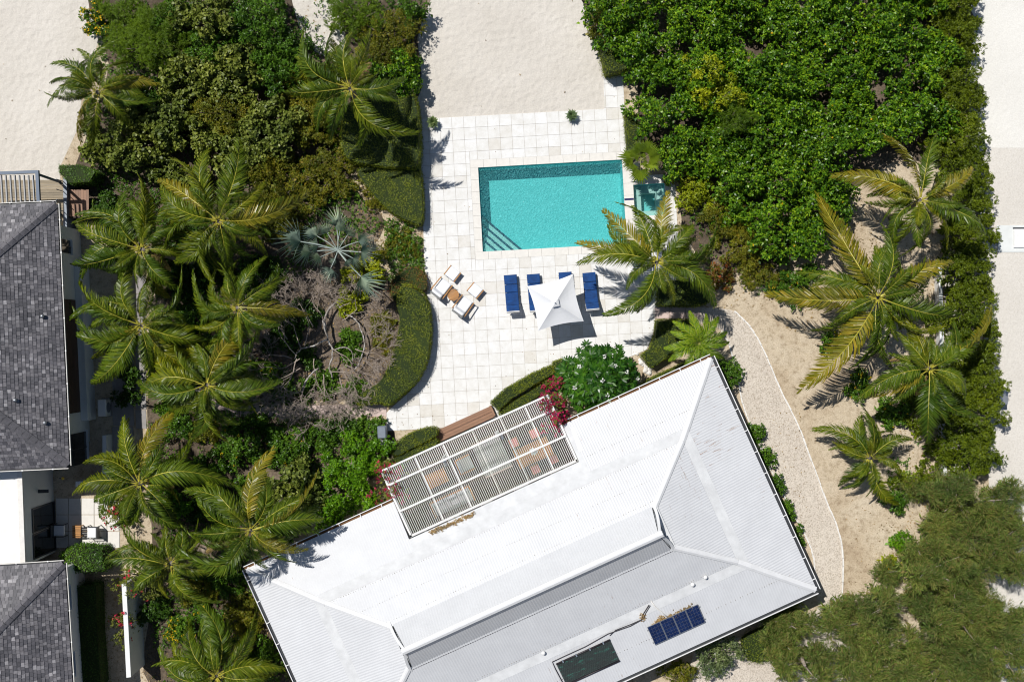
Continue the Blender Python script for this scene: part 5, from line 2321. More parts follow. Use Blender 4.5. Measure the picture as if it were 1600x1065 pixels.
FR = {}
for k in range(14):
    rng_ = random.Random(k)
    FR['g%d' % k] = frond_mesh("frond", k, rng_.uniform(.30, .85), rng_.uniform(.15, .50), rng_.uniform(-.60, .60), "palm_leaf", hang=rng_.uniform(.35, 1.1), vee=rng_.uniform(.05, .5), twist=rng_.uniform(-.75, .75))
for k in range(4):
    rng_ = random.Random(50 + k)
    FR['u%d' % k] = frond_mesh("frond", 50 + k, rng_.uniform(1.0, 1.6), rng_.uniform(-.7, -.3), rng_.uniform(-.2, .2), "palm_leaf", hang=.25, vee=.55)
for k in range(3):
    rng_ = random.Random(80 + k)
    FR['y%d' % k] = frond_mesh("frond", 80 + k, rng_.uniform(.15, .4), rng_.uniform(.3, .5), rng_.uniform(-.3, .3), "palm_leaf_yellowing", hang=.8, vee=.15, ragged=.35, twist=rng_.uniform(-.6, .6))
FR['d0'] = frond_mesh("frond", 95, .05, .75, .1, "palm_leaf_dry", hang=.9, vee=0, ragged=.5)


def palm_trunk(t, base, top, r0=.16, r1=.11):
    b0, tp = Vector(base), Vector(top)
    mb = MB()
    pts, rad = [], []
    K = 26
    for i in range(K + 1):
        f = i / K
        p = b0.lerp(tp, f) + Vector((tp.x - b0.x, tp.y - b0.y, 0)) * (-.22 * math.sin(math.pi * f))
        pts.append(p)
        rad.append((r0 * (1 - f) + r1 * f) * (1.35 if i == 0 else 1) * (1.07 if i % 2 else .96))
    mb.tube(pts, rad, 9)
    mb.build("trunk", "trunk", t, True)


def coconuts(t, top, n, rng):
    for k in range(n):
        a = rng.uniform(0, 6.28)
        mb = MB()
        c = Vector(top) + Vector((math.cos(a) * .24, math.sin(a) * .24, -.22 - rng.uniform(0, .1)))
        rows = [(-.13, .02), (-.08, .09), (0, .12), (.08, .09), (.13, .02)]
        mb.tube([c + Vector((0, 0, z)) for z, _ in rows], [r for _, r in rows], 8)
        mb.build("coconut", "rachis_green", t, True)


def palm(label, cx, cy, hc, tips, lean=(0, 0), yellow=(), dry=(), fill=5, seed=0, trunk_r=.15, tipdrop=.5):
    rng = random.Random(seed + int(cx))
    top = W(cx, cy, hc)
    base = Vector((top.x - lean[0] / S, top.y + lean[1] / S, 0))
    t = thing("coconut_palm", label, "palm tree", base, 0)
    palm_trunk(t, base, top - Vector((0, 0, .12)), trunk_r, trunk_r * .72)

    def put(key, ang, ln, tiltx=0.0, z=0.0, pitch=0.0):
        o = link("frond", FR[key], t)
        o.location = top + Vector((math.cos(ang) * .1, math.sin(ang) * .1, z))
        o.rotation_euler = (tiltx, pitch, ang)
        o.scale = (ln, ln, ln)
        return o

    angs = []
    for i, (x, y) in enumerate(tips):
        q = W(x, y, hc - tipdrop)
        d = Vector((q.x - top.x, q.y - top.y))
        ang = math.atan2(d.y, d.x)
        angs.append(ang)
        key = ('d0' if i in dry else 'y%d' % rng.randrange(3) if i in yellow else 'g%d' % rng.randrange(14))
        b_ = FR[key].vertices[56].co.y if False else 0
        put(key, ang + rng.uniform(-.05, .05), d.length * .97, rng.choice((-1, 1)) * rng.uniform(.1, .95), rng.uniform(-.05, .15))
    mean = sum((W(x, y, hc - tipdrop) - top).length for x, y in tips) / len(tips)
    for k in range(5):
        put('u%d' % rng.randrange(4), rng.uniform(0, 6.28), mean * rng.uniform(.32, .5), rng.uniform(-.3, .3), .05)
    for k in range(fill + (14 if cx < 800 else 8)):
        put('g%d' % rng.randrange(14), rng.uniform(0, 6.28), mean * rng.uniform(.6, 1.02), rng.uniform(-1.0, 1.0), -.2, rng.uniform(-.05, .40))
    for k in range(rng.randrange(0, 3)):
        put('d0', rng.uniform(0, 6.28), mean * rng.uniform(.55, .8), rng.uniform(-.5, .5), -.3, rng.uniform(.2, .6))
    coconuts(t, top, rng.randrange(2, 5), rng)
    return t


palm("palm with brown-edged fronds at the edge of the upper left sand", 152, 143, 3.6, [(90, 94), (87, 117), (79, 136), (71, 155), (112, 213), (138, 193), (138, 71), (162, 61), (231, 105), (221, 127)], (25, 10), (8, 4), (), 2, 1)
palm("tall palm above the clipped hedge left of the pool terrace", 546, 138, 5.6, [(453, 66), (498, 39), (460, 98), (550, 48), (593, 51), (595, 122), (633, 138), (626, 228), (446, 162), (530, 62), (620, 157)], (-25, -30), (), (), 4, 2)
palm("palm crowding the slate house, just below the timber deck", 220, 389, 5.2, [(104, 360), (127, 350), (129, 331), (134, 311), (171, 308), (207, 322), (225, 272), (279, 345), (115, 412), (112, 432), (166, 437), (213, 447), (274, 459)], (-35, -10), (), (), 4, 3)
palm("large palm left of the blue-grey fan palm, brown frond tip pointing right", 341, 345, 5.4, [(240, 274), (274, 239), (311, 229), (389, 218), (243, 311), (482, 330), (416, 292), (373, 372), (311, 432), (400, 382)], (-25, -20), (5, 0), (), 4, 4)
palm("palm beside the slate house wall, over the grey side walk", 220, 508, 5.2, [(112, 452), (122, 469), (108, 513), (124, 534), (149, 553), (148, 612), (181, 407), (225, 432), (306, 434), (320, 540), (256, 600)], (-30, 0), (4,), (), 4, 5)
palm("palm just left of the bare grey tree with an orange frond", 370, 480, 5.0, [(350, 404), (411, 400), (440, 425), (480, 485), (313, 523), (345, 556), (292, 458), (425, 520)], (-20, 5), (3,), (), 4, 6)
palm("palm over the start of the pink stone walk", 323, 601, 5.2, [(222, 545), (247, 559), (258, 542), (291, 560), (320, 540), (380, 490), (364, 555), (408, 543), (431, 623), (335, 696), (318, 684), (215, 598), (215, 620)], (-20, 10), (5,), (), 4, 7)
palm("palm below the slate roof corner beside the side patio", 218, 755, 5.0, [(185, 655), (146, 699), (245, 637), (262, 688), (105, 748), (139, 777), (353, 726), (205, 818), (275, 826), (146, 800), (160, 720)], (-25, 20), (2,), (), 4, 8)
palm("palm casting its shadow on the white roof's left corner", 392, 828, 5.8, [(300, 754), (324, 744), (387, 703), (434, 735), (512, 781), (500, 800), (292, 825), (305, 864), (290, 892), (412, 860), (466, 877), (290, 859)], (-20, 25), (2, 4, 10), (7,), 3, 9)
palm("palm between the white boundary wall and the big palm beside the roof", 265, 881, 4.6, [(170, 809), (170, 865), (198, 915), (320, 955), (255, 838), (321, 844), (203, 838), (180, 840), (300, 900)], (-20, 25), (), (), 4, 10)
palm("palm at the bottom edge left of the white roof", 338, 1056, 3.4, [(245, 1015), (242, 1035), (293, 968), (340, 932), (406, 957), (437, 1024), (331, 976), (270, 1090), (350, 1150), (430, 1100), (390, 1130)], (-10, 20), (), (), 3, 11)
palm("palm overhanging the pool's lower right corner", 1026, 410, 4.6, [(901, 389), (942, 327), (943, 366), (1003, 308), (1041, 295), (1064, 344), (1127, 384), (1124, 463), (960, 503), (1003, 488), (975, 442), (1060, 470), (905, 400)], (20, -10), (0, 1, 4), (), 5, 12)
palm("upper palm of the right-hand group reaching over the road", 1438, 312, 4.8, [(1314, 258), (1410, 203), (1440, 205), (1530, 261), (1560, 353), (1472, 350), (1404, 392), (1371, 275), (1424, 385), (1495, 372), (1370, 300)], (-6, -10), (0, 1, 3), (), 4, 13)
palm("biggest palm of the right-hand group, its leaning trunk showing", 1372, 465, 4.8, [(1262, 312), (1284, 426), (1207, 476), (1303, 503), (1365, 386), (1402, 352), (1483, 381), (1447, 411), (1495, 505), (1276, 623), (1352, 571), (1396, 535), (1458, 533)], (21, 33), (0, 2, 6, 9), (), 4, 14)
palm("palm leaning over the roadside hedge, lower right group", 1453, 576, 4.8, [(1390, 556), (1336, 596), (1358, 624), (1436, 694), (1520, 604), (1500, 670), (1578, 508), (1524, 516), (1492, 520), (1406, 518), (1456, 530)], (35, 20), (2, 6), (), 3, 15)
palm("short bushy palm on bare sand, lowest of the right-hand group", 1360, 715, 2.2, [(1279, 660), (1326, 669), (1355, 633), (1378, 654), (1422, 672), (1412, 728), (1390, 799), (1325, 748), (1306, 694), (1372, 770)], (6, 5), (), (), 4, 16, .13, .3)

# feathery cycad-like palm at the house corner
cyc = frond_mesh("frond", 120, .55, .2, .03, "cycad_leaf", npair=54, lw=.012, ll=.22, vee=.5, hang=.2, ragged=.05, rach="rachis_green")
top = W(1092, 536, 2.2)
t = thing("feather_palm", "bright green feathery palm by the white roof's top corner", "palm tree", (top.x, top.y, 0))
palm_trunk(t, (top.x, top.y, 0), top, .2, .18)
for k in range(20):
    o = link("frond", cyc, t)
    a = k * 2.39996
    o.location = top
    ln = random.uniform(1.35, 1.75) * (1 if k < 13 else .6)
    o.rotation_euler = (random.uniform(-.2, .2), (.05 if k < 13 else -.45), a)
    o.scale = (ln,) * 3


def fan_mesh(name, seed, mat, rach, pet=.42, R=.60, nseg=22, span=1.95, cup=.30, split=.62):
    """palmate leaf: petiole and a pleated fan split into drooping tips"""
    rng = np.random.default_rng(seed)
    mb = MB()
    mb.tube([(0, 0, 0), (pet * .5, 0, .08), (pet, 0, .09)], [.014, .011, .008], 5, 1)
    c = np.array((pet, 0, .09))

    def pt(a, rr, z):
        return tuple(c + np.array((math.cos(a) * rr, math.sin(a) * rr, z)))
    for i in range(nseg):
        am = -span + 2 * span * (i + .5) / nseg
        hw = span / nseg
        r = R * (1 - .25 * abs(am) / span) * rng.uniform(.9, 1.08)
        z1 = cup * r * split * (.4 + .6 * math.cos(am))
        f = split * rng.uniform(.9, 1.08)
        dz = rng.uniform(.0, .35) * r
        am2 = am + rng.normal(0, .05)
        pl = .030 * R / .6
        mb.add([tuple(c), pt(am - hw, r * f, z1 - pl), pt(am, r * f, z1 + pl), pt(am + hw, r * f, z1 - pl), pt(am2, r, z1 * 1.2 - dz)],
               [(0, 1, 2), (0, 2, 3), (1, 4, 2), (2, 4, 3)], 0)
    return mb.mesh(name, [mat, rach])


def fan_palm(label, px, py, hc, spec, mats, seed):
    top = W(px, py, hc)
    t = thing("fan_palm", label, "palm tree", (top.x, top.y, 0))
    palm_trunk(t, (top.x, top.y, 0), top, .2, .17)
    ms = [fan_mesh("fan_leaf", seed + k, *mats) for k in range(4)]
    for i, (x, y, sc) in enumerate(spec):
        q = W(x, y, hc)
        d = q - top
        o = link("fan_leaf", ms[i % 4], t)
        o.location = top + Vector((0, 0, .05 * (i % 3)))
        o.rotation_euler = (random.uniform(-.75, .75), random.uniform(-.25, .25), math.atan2(d.y, d.x))
        o.scale = (d.length / .9 * sc,) * 3
    return t


fan_palm("silvery blue fan palm in the bed beside bare grey tree", 528, 391, 3.0,
         [(520, 325, 1), (555, 350, 1), (585, 372, 1), (600, 398, 1), (590, 450, 1.1), (560, 425, .8), (505, 440, 1), (475, 362, 1.1), (470, 385, .9), (440, 378, 1.15), (482, 412, 1), (500, 345, 1), (545, 400, .8), (535, 370, .8), (575, 415, 1), (515, 415, .9), (455, 400, 1), (540, 338, .95)],
         ("blue_fan_leaf", "rachis_blue", .52, .44, 18, 1.35, .6, .34), 200)
fan_palm("small green fan palm in the bed beside the hot tub", 1001, 250, 2.4,
         [(968, 246, 1), (998, 222, 1), (1026, 232, 1), (1032, 250, 1), (1024, 268, 1), (1000, 284, 1.05), (976, 264, 1), (984, 232, .9), (1012, 262, .8), (1018, 222, 1), (990, 244, .9), (1008, 240, .9)],
         ("fan_leaf", "rachis_green"), 230)

# ------------------------------------------------------------------ clipped hedges
hedge("clipped_hedge", "broad clipped hedge left of terrace, upper half with curved step", [(533, 196), (545, 160), (628, 152), (650, 155), (655, 250), (630, 262), (560, 255), (536, 240)], 1.5, shag=.04)
hedge("clipped_hedge", "lower rounded half of broad clipped hedge left of terrace", [(560, 262), (640, 258), (656, 262), (660, 344), (640, 346), (610, 330), (580, 300)], 1.0, shag=.03)
hedge("clipped_hedge", "long curved clipped hedge along the terrace's left edge", [(620, 470), (630, 445), (655, 452), (670, 478), (673, 520), (668, 560), (652, 595), (625, 620), (606, 633), (590, 630), (560, 632), (560, 618), (590, 600), (606, 575), (618, 540), (625, 500)], 1.0, shag=.035)
hedge("low_hedge", "low reddish green hedge nearest the lounge chairs", [(640, 418), (662, 425), (666, 452), (640, 452), (615, 470), (612, 440)], .6, "leaf_red", shag=.06, cat="hedge")
hedge("clipped_hedge", "left clipped hedge in front of pergola, beside wooden steps", [(612, 700), (640, 678), (676, 668), (682, 680), (640, 702), (618, 712)], .9, round_=4)
hedge("clipped_hedge", "second low hedge row tucked under the pergola's left end", [(606, 722), (650, 698), (678, 684), (684, 692), (650, 712), (612, 732)], .7, round_=4)
hedge("clipped_hedge", "right clipped hedge in front of pergola, wedge shaped end", [(767, 629), (790, 608), (830, 585), (862, 571), (868, 582), (835, 600), (800, 622), (778, 641)], 1.0, round_=0)
hedge("clipped_hedge", "second low hedge row tucked under the pergola's right end", [(778, 644), (800, 628), (840, 604), (870, 588), (876, 598), (846, 616), (806, 638), (784, 650)], .7, round_=0)
hedge("clipped_hedge", "small square hedge between wedge hedge and frangipani", [(864, 566), (884, 560), (890, 580), (868, 592)], 1.1, round_=0)
hedge("clipped_hedge", "dark clipped hedge above the right pink stone walk", [(1030, 446), (1060, 436), (1104, 446), (1108, 472), (1090, 478), (1027, 477)], 1.0, round_=0)
hedge("clipped_hedge", "clipped hedge below the right pink stone walk, curved to terrace", [(1027, 500), (1090, 499), (1098, 515), (1060, 540), (1040, 560), (1018, 574), (1002, 556), (1016, 545), (1024, 525)], .9, round_=0)
hedge("clipped_hedge", "thin hedge line tucked along the white roof's upper eave", [(990, 608), (1020, 590), (1060, 572), (1085, 560), (1090, 566), (1062, 582), (1020, 602), (995, 618)], .8, round_=0)
hedge("clipped_hedge", "dark clipped hedge block by the sand's upper right corner", [(938, 70), (968, 66), (980, 108), (948, 113)], 1.4, round_=0, shag=.06)
hedge("clipped_hedge", "mossy clipped hedge strip beside the pool's upper right tiles", [(977, 175), (994, 178), (1003, 215), (1000, 240), (982, 245)], .9, round_=0, shag=.04)
hedge("clipped_hedge", "dark green square hedge above the timber deck, by sand", [(91, 258), (125, 258), (150, 268), (140, 284), (108, 286), (92, 270)], 1.5, "leaf_mid", round_=0)
hedge("clipped_hedge", "glossy hedge between white wing and lower slate house", [(92, 868), (110, 856), (160, 857), (164, 890), (130, 893), (100, 890)], 1.3, "leaf_mid", leaf=(.06, .11), round_=0, shag=.07)
hedge("low_hedge", "long dark shaded planting against the lower slate house wall", [(120, 915), (150, 912), (152, 990), (158, 1075), (128, 1075), (122, 990)], 1.2, "leaf_dark", round_=0, shag=.08)
hedge("clipped_hedge", "grassy green hedge below the white roof's lower eave", [(1160, 1000), (1195, 980), (1222, 972), (1232, 1000), (1205, 1030), (1170, 1032)], .5, shag=.09)

# ------------------------------------------------------------------ shrubs, one by one
YEL = "petal_yellow"
for row in [
    # upper left thicket
    ("feathery dark green bush at the upper left sand edge", 232, 62, 66, 58, 3.0, 'fine', None, 0),
    ("yellow flowering bush spilling onto the upper left sand", 147, 28, 20, 34, 1.6, 'mid', YEL, 90),
    ("round-leaved bush at the top edge, right of feathery bush", 318, 28, 62, 48, 3.0, 'grape', None, 0),
    ("round-leaved bush at the top edge beside the bare sandy gap", 400, 32, 58, 52, 3.0, 'mid', None, 0),
    ("dark leafy bush right of the brown-edged palm", 288, 118, 55, 50, 2.4, 'grape', None, 0),
    ("pale round-leaved bush in the middle of upper left thicket", 362, 112, 58, 50, 2.8, 'grape', None, 0),
    ("mid green bush left of the tall palm's crown", 430, 105, 48, 50, 2.4, 'mid', None, 0),
    ("large round-leaved bush below the brown-edged palm", 190, 222, 78, 50, 2.6, 'grape', None, 0),
    ("dense round-leaved bush left of centre in upper left thicket", 275, 190, 58, 48, 2.4, 'grape', None, 0),
    ("olive yellowish bush in the heart of upper left thicket", 345, 172, 48, 42, 2.6, 'olive', None, 0),
    ("round-leaved bush above the large palm's top fronds", 350, 228, 62, 44, 2.2, 'grape', None, 0),
    ("silvery round-leaved bush left of the clipped hedge", 415, 195, 58, 62, 2.6, 'grape', None, 0),
    ("olive bush between silvery bush and the clipped hedge", 480, 190, 46, 44, 2.0, 'olive', None, 0),
    ("yellowish olive bush above the blue-grey fan palm", 450, 285, 66, 50, 2.0, 'olive', None, 0),
    ("brownish olive bush beside the clipped hedge's lower half", 522, 262, 38, 56, 1.6, 'olive', None, 0),
    ("small olive bush against the blue-grey fan palm's left", 440, 345, 40, 34, 1.3, 'olive', None, 0),
    ("bright fine-leaved bush at the top edge, right of bare gap", 555, 20, 50, 34, 2.4, 'fine', None, 0),
    ("brownish olive bush at the top, left of the sand lawn", 612, 55, 48, 50, 2.4, 'olive', None, 0),
    ("glossy vine-like bush overhanging the sand lawn's left edge", 634, 112, 26, 44, 2.2, 'glossy', None, 0),
    ("dark bush at the very top beside the sand lawn", 640, 12, 22, 34, 2.2, 'mid', None, 0),
    ("olive bush beneath the tall palm's left fronds", 462, 128, 40, 36, 1.6, 'olive', None, 0),
    ("dark fine-leaved bush at the top edge behind yellow flowers", 190, 25, 40, 40, 2.2, 'fine', None, 0),
    ("dark leafy bush at the top between feathery and round-leaved bushes", 268, 25, 36, 44, 2.4, 'mid', None, 0),
    ("dark bush in shade right of the brown-edged palm's trunk", 212, 150, 40, 40, 1.8, 'dark', None, 0),
    ("small leafy bush between two round-leaved bushes, upper left", 318, 78, 40, 34, 2.6, 'mid', None, 0),
    ("dark bush left of the tall palm, under the sandy gap", 452, 70, 30, 30, 1.8, 'dark', None, 0),
    ("yellowish olive bush at the tall palm's foot", 505, 165, 34, 34, 1.6, 'olive', None, 0),
    ("olive bush below the silvery round-leaved bush", 400, 258, 44, 34, 1.9, 'olive', None, 0),
    ("glossy green bush hanging over the sand lawn, above the hedge", 600, 118, 36, 34, 2.0, 'glossy', None, 0),
    ("olive bush at the top right of upper left thicket", 585, 92, 40, 34, 2.0, 'olive', None, 0),
    # around the left palms
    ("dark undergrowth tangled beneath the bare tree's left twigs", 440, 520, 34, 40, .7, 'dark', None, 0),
    ("leafy undergrowth beneath the bare tree's lower left twigs", 432, 600, 40, 26, .7, 'mid', None, 0),
    ("low green plants at the bare tree's right, beside curved hedge", 598, 520, 20, 40, .4, 'olive', None, 0),
    ("low leafy patch inside the bare tree's curved limb", 545, 540, 26, 30, .35, 'mid', None, 0),
    ("leafy patch under the bare tree's upper twigs", 470, 490, 34, 28, .6, 'dark', None, 0),
    ("green tuft beneath the middle of the bare tree", 478, 560, 22, 24, .5, 'dark', None, 0),
    ("leafy plants right of the pink walk's stepping stones", 400, 662, 30, 16, .6, 'mid', None, 0),
    ("leafy bush below the middle of the pink walk", 500, 680, 40, 24, 1.0, 'mid', None, 0),
    ("dark leafy bush between large bright bush and pink walk", 530, 660, 30, 20, .9, 'dark', None, 0),
    ("olive bush left of the terrace beside broad hedge's foot", 590, 300, 22, 34, .7, 'olive', None, 0),
    ("olive groundcover bush between fan palm and terrace", 572, 425, 36, 30, 1.0, 'yellowgreen', None, 0),
    ("small yellow green bush below the blue-grey fan palm", 545, 470, 30, 24, .8, 'yellowgreen', None, 0),
    ("low sparse bush right of the blue-grey fan palm", 625, 385, 34, 30, .5, 'olive', None, 0),
    ("leafy low bush under the bare tree's lower twigs", 500, 600, 44, 24, .7, 'mid', None, 0),
    ("low bush at the foot of the curved hedge by the stone walk", 555, 612, 34, 20, .8, 'mid', None, 0),
    ("small hedge-like bush below the pink walk's terrace end", 575, 668, 34, 20, .9, 'mid', None, 0),
    ("large bright green bush touching the pergola's left end", 552, 752, 62, 58, 2.4, 'bright', None, 0),
    ("bright green bush behind the grey trolley cabinet", 570, 700, 42, 26, 1.6, 'bright', None, 0),
    ("round-leaved bush left of the large bright green bush", 462, 760, 46, 50, 1.8, 'grape', None, 0),
    ("mottled bush below the pink walk with orange leaves", 440, 700, 52, 34, 1.4, 'mid', YEL, 10),
    ("green bush with few yellow flowers below the walk's left end", 368, 700, 46, 36, 1.4, 'mid', YEL, 16),
    ("dark green bush beside the stepping stones", 275, 662, 26, 30, 1.1, 'mid', None, 0),
    ("olive bush left of yellow-flowered bush below the walk", 315, 672, 30, 24, 1.0, 'olive', None, 0),
    ("light green bush right of the palm by the side patio", 268, 792, 30, 30, 1.4, 'bright', None, 0),
    ("shaded bush filling the gap between two lower left palms", 330, 790, 44, 36, 1.0, 'dark', None, 0),
    ("shaded bush against the white roof's left corner", 345, 900, 52, 34, 1.2, 'mid', None, 0),
    ("olive bush along the white roof's left side", 378, 962, 40, 40, 1.2, 'olive', None, 0),
    ("dark bush below the roof side olive bush", 405, 1030, 30, 40, 1.0, 'mid', None, 0),
    ("bush with a cluster of yellow flowers beside the boundary wall", 275, 988, 26, 22, 1.1, 'mid', YEL, 60),
    ("green bush right of the yellow-flowered wall bush", 312, 970, 34, 22, 1.2, 'mid', YEL, 14),
    ("yellow-flowered scrub between bare tree and pink walk", 398, 575, 28, 26, 1.0, 'mid', YEL, 20),
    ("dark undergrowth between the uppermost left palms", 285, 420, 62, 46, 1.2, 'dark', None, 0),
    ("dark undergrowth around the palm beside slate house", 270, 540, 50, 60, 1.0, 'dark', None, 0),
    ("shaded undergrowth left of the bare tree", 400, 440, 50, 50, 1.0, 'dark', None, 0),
    ("leafy undergrowth left of the large palm's brown frond", 290, 285, 46, 34, 1.3, 'grape', None, 0),
    ("dark leafy bush under the uppermost left palms' meeting fronds", 285, 350, 34, 34, 1.2, 'dark', None, 0),
    ("green undergrowth right of the palm over the side walk", 300, 488, 40, 32, 1.1, 'mid', None, 0),
    ("leafy bush in the shade right of the large palm", 400, 330, 40, 34, 1.1, 'olive', None, 0),
    ("dark undergrowth under the orange-fronded palm", 350, 540, 40, 32, 1.0, 'dark', None, 0),
    ("green bush between the stepping stones and the palm below", 262, 640, 24, 20, .9, 'mid', None, 0),
    ("green undergrowth between stepping stones and lower left palms", 300, 735, 44, 28, 1.1, 'mid', None, 0),
    ("leafy bush left of the large round-leaved bush by the palms", 400, 765, 34, 34, 1.3, 'mid', None, 0),
    ("dark bush filling the corner between lower palm and roof", 440, 820, 44, 30, 1.2, 'dark', None, 0),
    ("bright leafy bush against the roof's upper left eave", 520, 805, 34, 28, 1.6, 'bright', None, 0),
    ("shaded bush in front of the boundary wall's right face", 238, 950, 24, 34, 1.2, 'dark', None, 0),
    ("olive bush between boundary wall palm and roof side", 310, 925, 36, 26, 1.0, 'olive', None, 0),
    ("shaded hedge-like bush beside the grey side walk", 196, 600, 20, 44, 1.2, 'dark', None, 0),
    ("leafy bush over the low white wall, among right palms", 1468, 585, 30, 40, 1.3, 'hedgerow', None, 0),
    ("leafy bush hiding the low white wall's lower part", 1478, 700, 26, 34, 1.4, 'hedgerow', None, 0),
    ("leafy bush right of the yellow-bloomed bush, by low wall", 1470, 500, 24, 26, 1.2, 'hedgerow', None, 0),
    ("dark bush between the timber deck and large palm", 165, 330, 30, 36, 1.4, 'dark', None, 0),
    # right side
    ("yellow green bush right of the hot tub", 1088, 302, 34, 34, 1.4, 'yellowgreen', None, 0),
    ("dark mixed bush between hot tub bed and the thicket", 1072, 268, 38, 26, 1.3, 'olive', None, 0),
    ("olive bush above the palm that overhangs the pool", 1130, 330, 50, 42, 1.6, 'olive', None, 0),
    ("olive bush left of the bare sandy track", 1165, 378, 46, 42, 1.6, 'olive', None, 0),
    ("dark red-leaved bush at the start of gravel path", 1125, 432, 30, 26, 1.0, 'red', None, 0),
    ("olive bush right of the red-leaved bush", 1188, 432, 34, 30, 1.1, 'olive', None, 0),
    ("yellow-flowered bush on bare ground left of the leaning palm", 1248, 446, 42, 36, 1.2, 'mid', YEL, 36),
    ("dark green bush with yellow flowers below the leaning palm", 1308, 530, 28, 26, 1.0, 'mid', YEL, 16),
    ("small bush with yellow flowers under the big palm's low fronds", 1345, 600, 26, 26, .9, 'mid', YEL, 26),
    ("low green bush with one yellow bloom among right palms", 1402, 645, 32, 26, 1.0, 'mid', YEL, 8),
    ("leafy bush under the palm leaning to the roadside hedge", 1446, 640, 38, 48, 1.4, 'hedgerow', None, 0),
    ("leafy bush against the low white wall, lower right", 1440, 755, 42, 32, 1.4, 'hedgerow', None, 0),
    ("dark bush between bushy palm and low wall", 1400, 782, 20, 24, 1.0, 'mid', None, 0),
    ("small bright bush alone at the sandy clearing's edge", 1410, 848, 18, 18, .9, 'bright', None, 0),
    ("small yellow-flowered bush at the sandy clearing's edge", 1394, 880, 15, 14, .7, 'yellowgreen', YEL, 10),
    ("olive bush between small bright bush and the feathery trees", 1446, 872, 26, 20, .9, 'olive', None, 0),
    ("dark bush by the white roof's top right corner", 1140, 588, 22, 34, 1.4, 'mid', None, 0),
    ("low dark bush beside the roof's right eave, topmost", 1178, 676, 18, 20, .9, 'mid', None, 0),
    ("low dark bush beside the roof's right eave, second down", 1196, 716, 16, 22, .9, 'mid', None, 0),
    ("low dark bush beside the roof's right eave, third down", 1212, 756, 15, 20, .9, 'mid', None, 0),
    ("low dark bush beside the roof's right eave, fourth down", 1230, 796, 13, 20, .8, 'mid', None, 0),
    ("low dark bush beside the roof's right eave, lowest", 1246, 836, 10, 18, .7, 'mid', None, 0),
    ("silvery glossy bush below the white roof's lower eave", 1124, 1028, 42, 36, 2.0, 'silver', None, 0),
    ("yellowish bush left of the silvery bush at bottom edge", 1062, 1052, 32, 24, 1.2, 'olive', None, 0),
    ("shaded low bush in the hollow beside the frangipani", 842, 596, 18, 10, .6, 'olive', None, 0),
]:
    lab, px, py, rx, ry, h, kind, fl, nfl = row
    shrub("shrub", lab, "shrub", px, py, rx, ry, h, kind, None, fl, nfl)

# bougainvilleas
for lab, px, py, rx, ry, h, fl, nfl in (
        ("magenta bougainvillea climbing over the pergola's right end", 866, 640, 27, 42, 4.0, "bract", 230),
        ("magenta bougainvillea climbing over the pergola's left end", 611, 755, 30, 40, 3.9, "bract", 150),
        ("bougainvillea with few pink flowers over white boundary wall's top", 212, 912, 46, 34, 2.9, "bract_pink", 14),
        ("bougainvillea with pink flowers halfway down the white boundary wall", 191, 975, 22, 42, 2.5, "bract_pink", 26),
        ("red flowered bougainvillea beside the side patio", 178, 802, 26, 28, 2.0, "bract_pink", 34),
        ("small bougainvillea with magenta sprigs behind the wedge hedge", 848, 600, 20, 9, 1.1, "bract", 18)):
    shrub("bougainvillea", lab, "bougainvillea", px, py, rx, ry, h, 'bougainvillea', None, fl, nfl, dens=.7, flsize=(.06, .12))

# ------------------------------------------------------------------ glossy thicket, upper right: reads as one mass
TH_POLY = [(925, -40), (1500, -40), (1492, 120), (1480, 205), (1420, 215), (1345, 250), (1322, 300), (1300, 350), (1275, 395), (1235, 405), (1195, 385), (1160, 345), (1110, 290), (1075, 262), (1052, 240),
           (1025, 200), (1005, 160), (990, 120), (962, 80), (935, 60)]
rng = np.random.default_rng(11)
allB, allD, allN = [], [], []
innB, innD, innN = [], [], []
tk = MB()
pts = []
y = -30
while y < 400:
    x = 930
    while x < 1500:
        q = (x + rng.uniform(-14, 14), y + rng.uniform(-14, 14))
        if inside(TH_POLY, *q):
            pts.append(q)
        x += 43
    y += 40
for (x, y) in pts:
    h = rng.uniform(2.2, 3.6)
    w = W(x, y, h * .75)
    r = rng.uniform(.9, 1.2)
    P, d, cs, rs = crown(rng, r, r, h, .37, int(r * r * 3.14 * 46))
    P = P + (w.x, w.y, 0)
    B, D, Nn = tuft(rng, P, d, 9, .74)
    allB.append(B), allD.append(D), allN.append(Nn)
    Bi, Di, Ni = inner(rng, cs, rs, int(r * r * 3.14 * 45))
    innB.append(Bi + (w.x, w.y, 0)), innD.append(Di), innN.append(Ni)
    for c in cs[::4]:
        tk.tube([(w.x + c[0] * .1, w.y + c[1] * .1, 0), (w.x + c[0] * .5, w.y + c[1] * .5, c[2] * .55), (w.x + c[0], w.y + c[1], c[2] + .1)], [.06, .04, .015], 5)
B, D, Nn = np.vstack(allB), np.vstack(allD), np.vstack(allN)
L = rng.uniform(.10, .19, len(B))
th = thing("shrub_thicket", "dense glossy green thicket filling the upper right beside the roadside hedge", "thicket", W(1230, 180))
tag(th, kind="stuff")
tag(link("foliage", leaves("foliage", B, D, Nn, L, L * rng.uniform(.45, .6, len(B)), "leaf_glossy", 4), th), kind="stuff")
tag(tk.build("stems", "bark", th), kind="stuff")
Bi, Di, Ni = np.vstack(innB), np.vstack(innD), np.vstack(innN)
Li = rng.uniform(.18, .3, len(Bi))
tag(link("inner_foliage", leaves("inner_foliage", Bi, Di, Ni, Li, Li * .6, "leaf_glossy", 4), th), kind="stuff")
idx = rng.choice(len(B), 70)
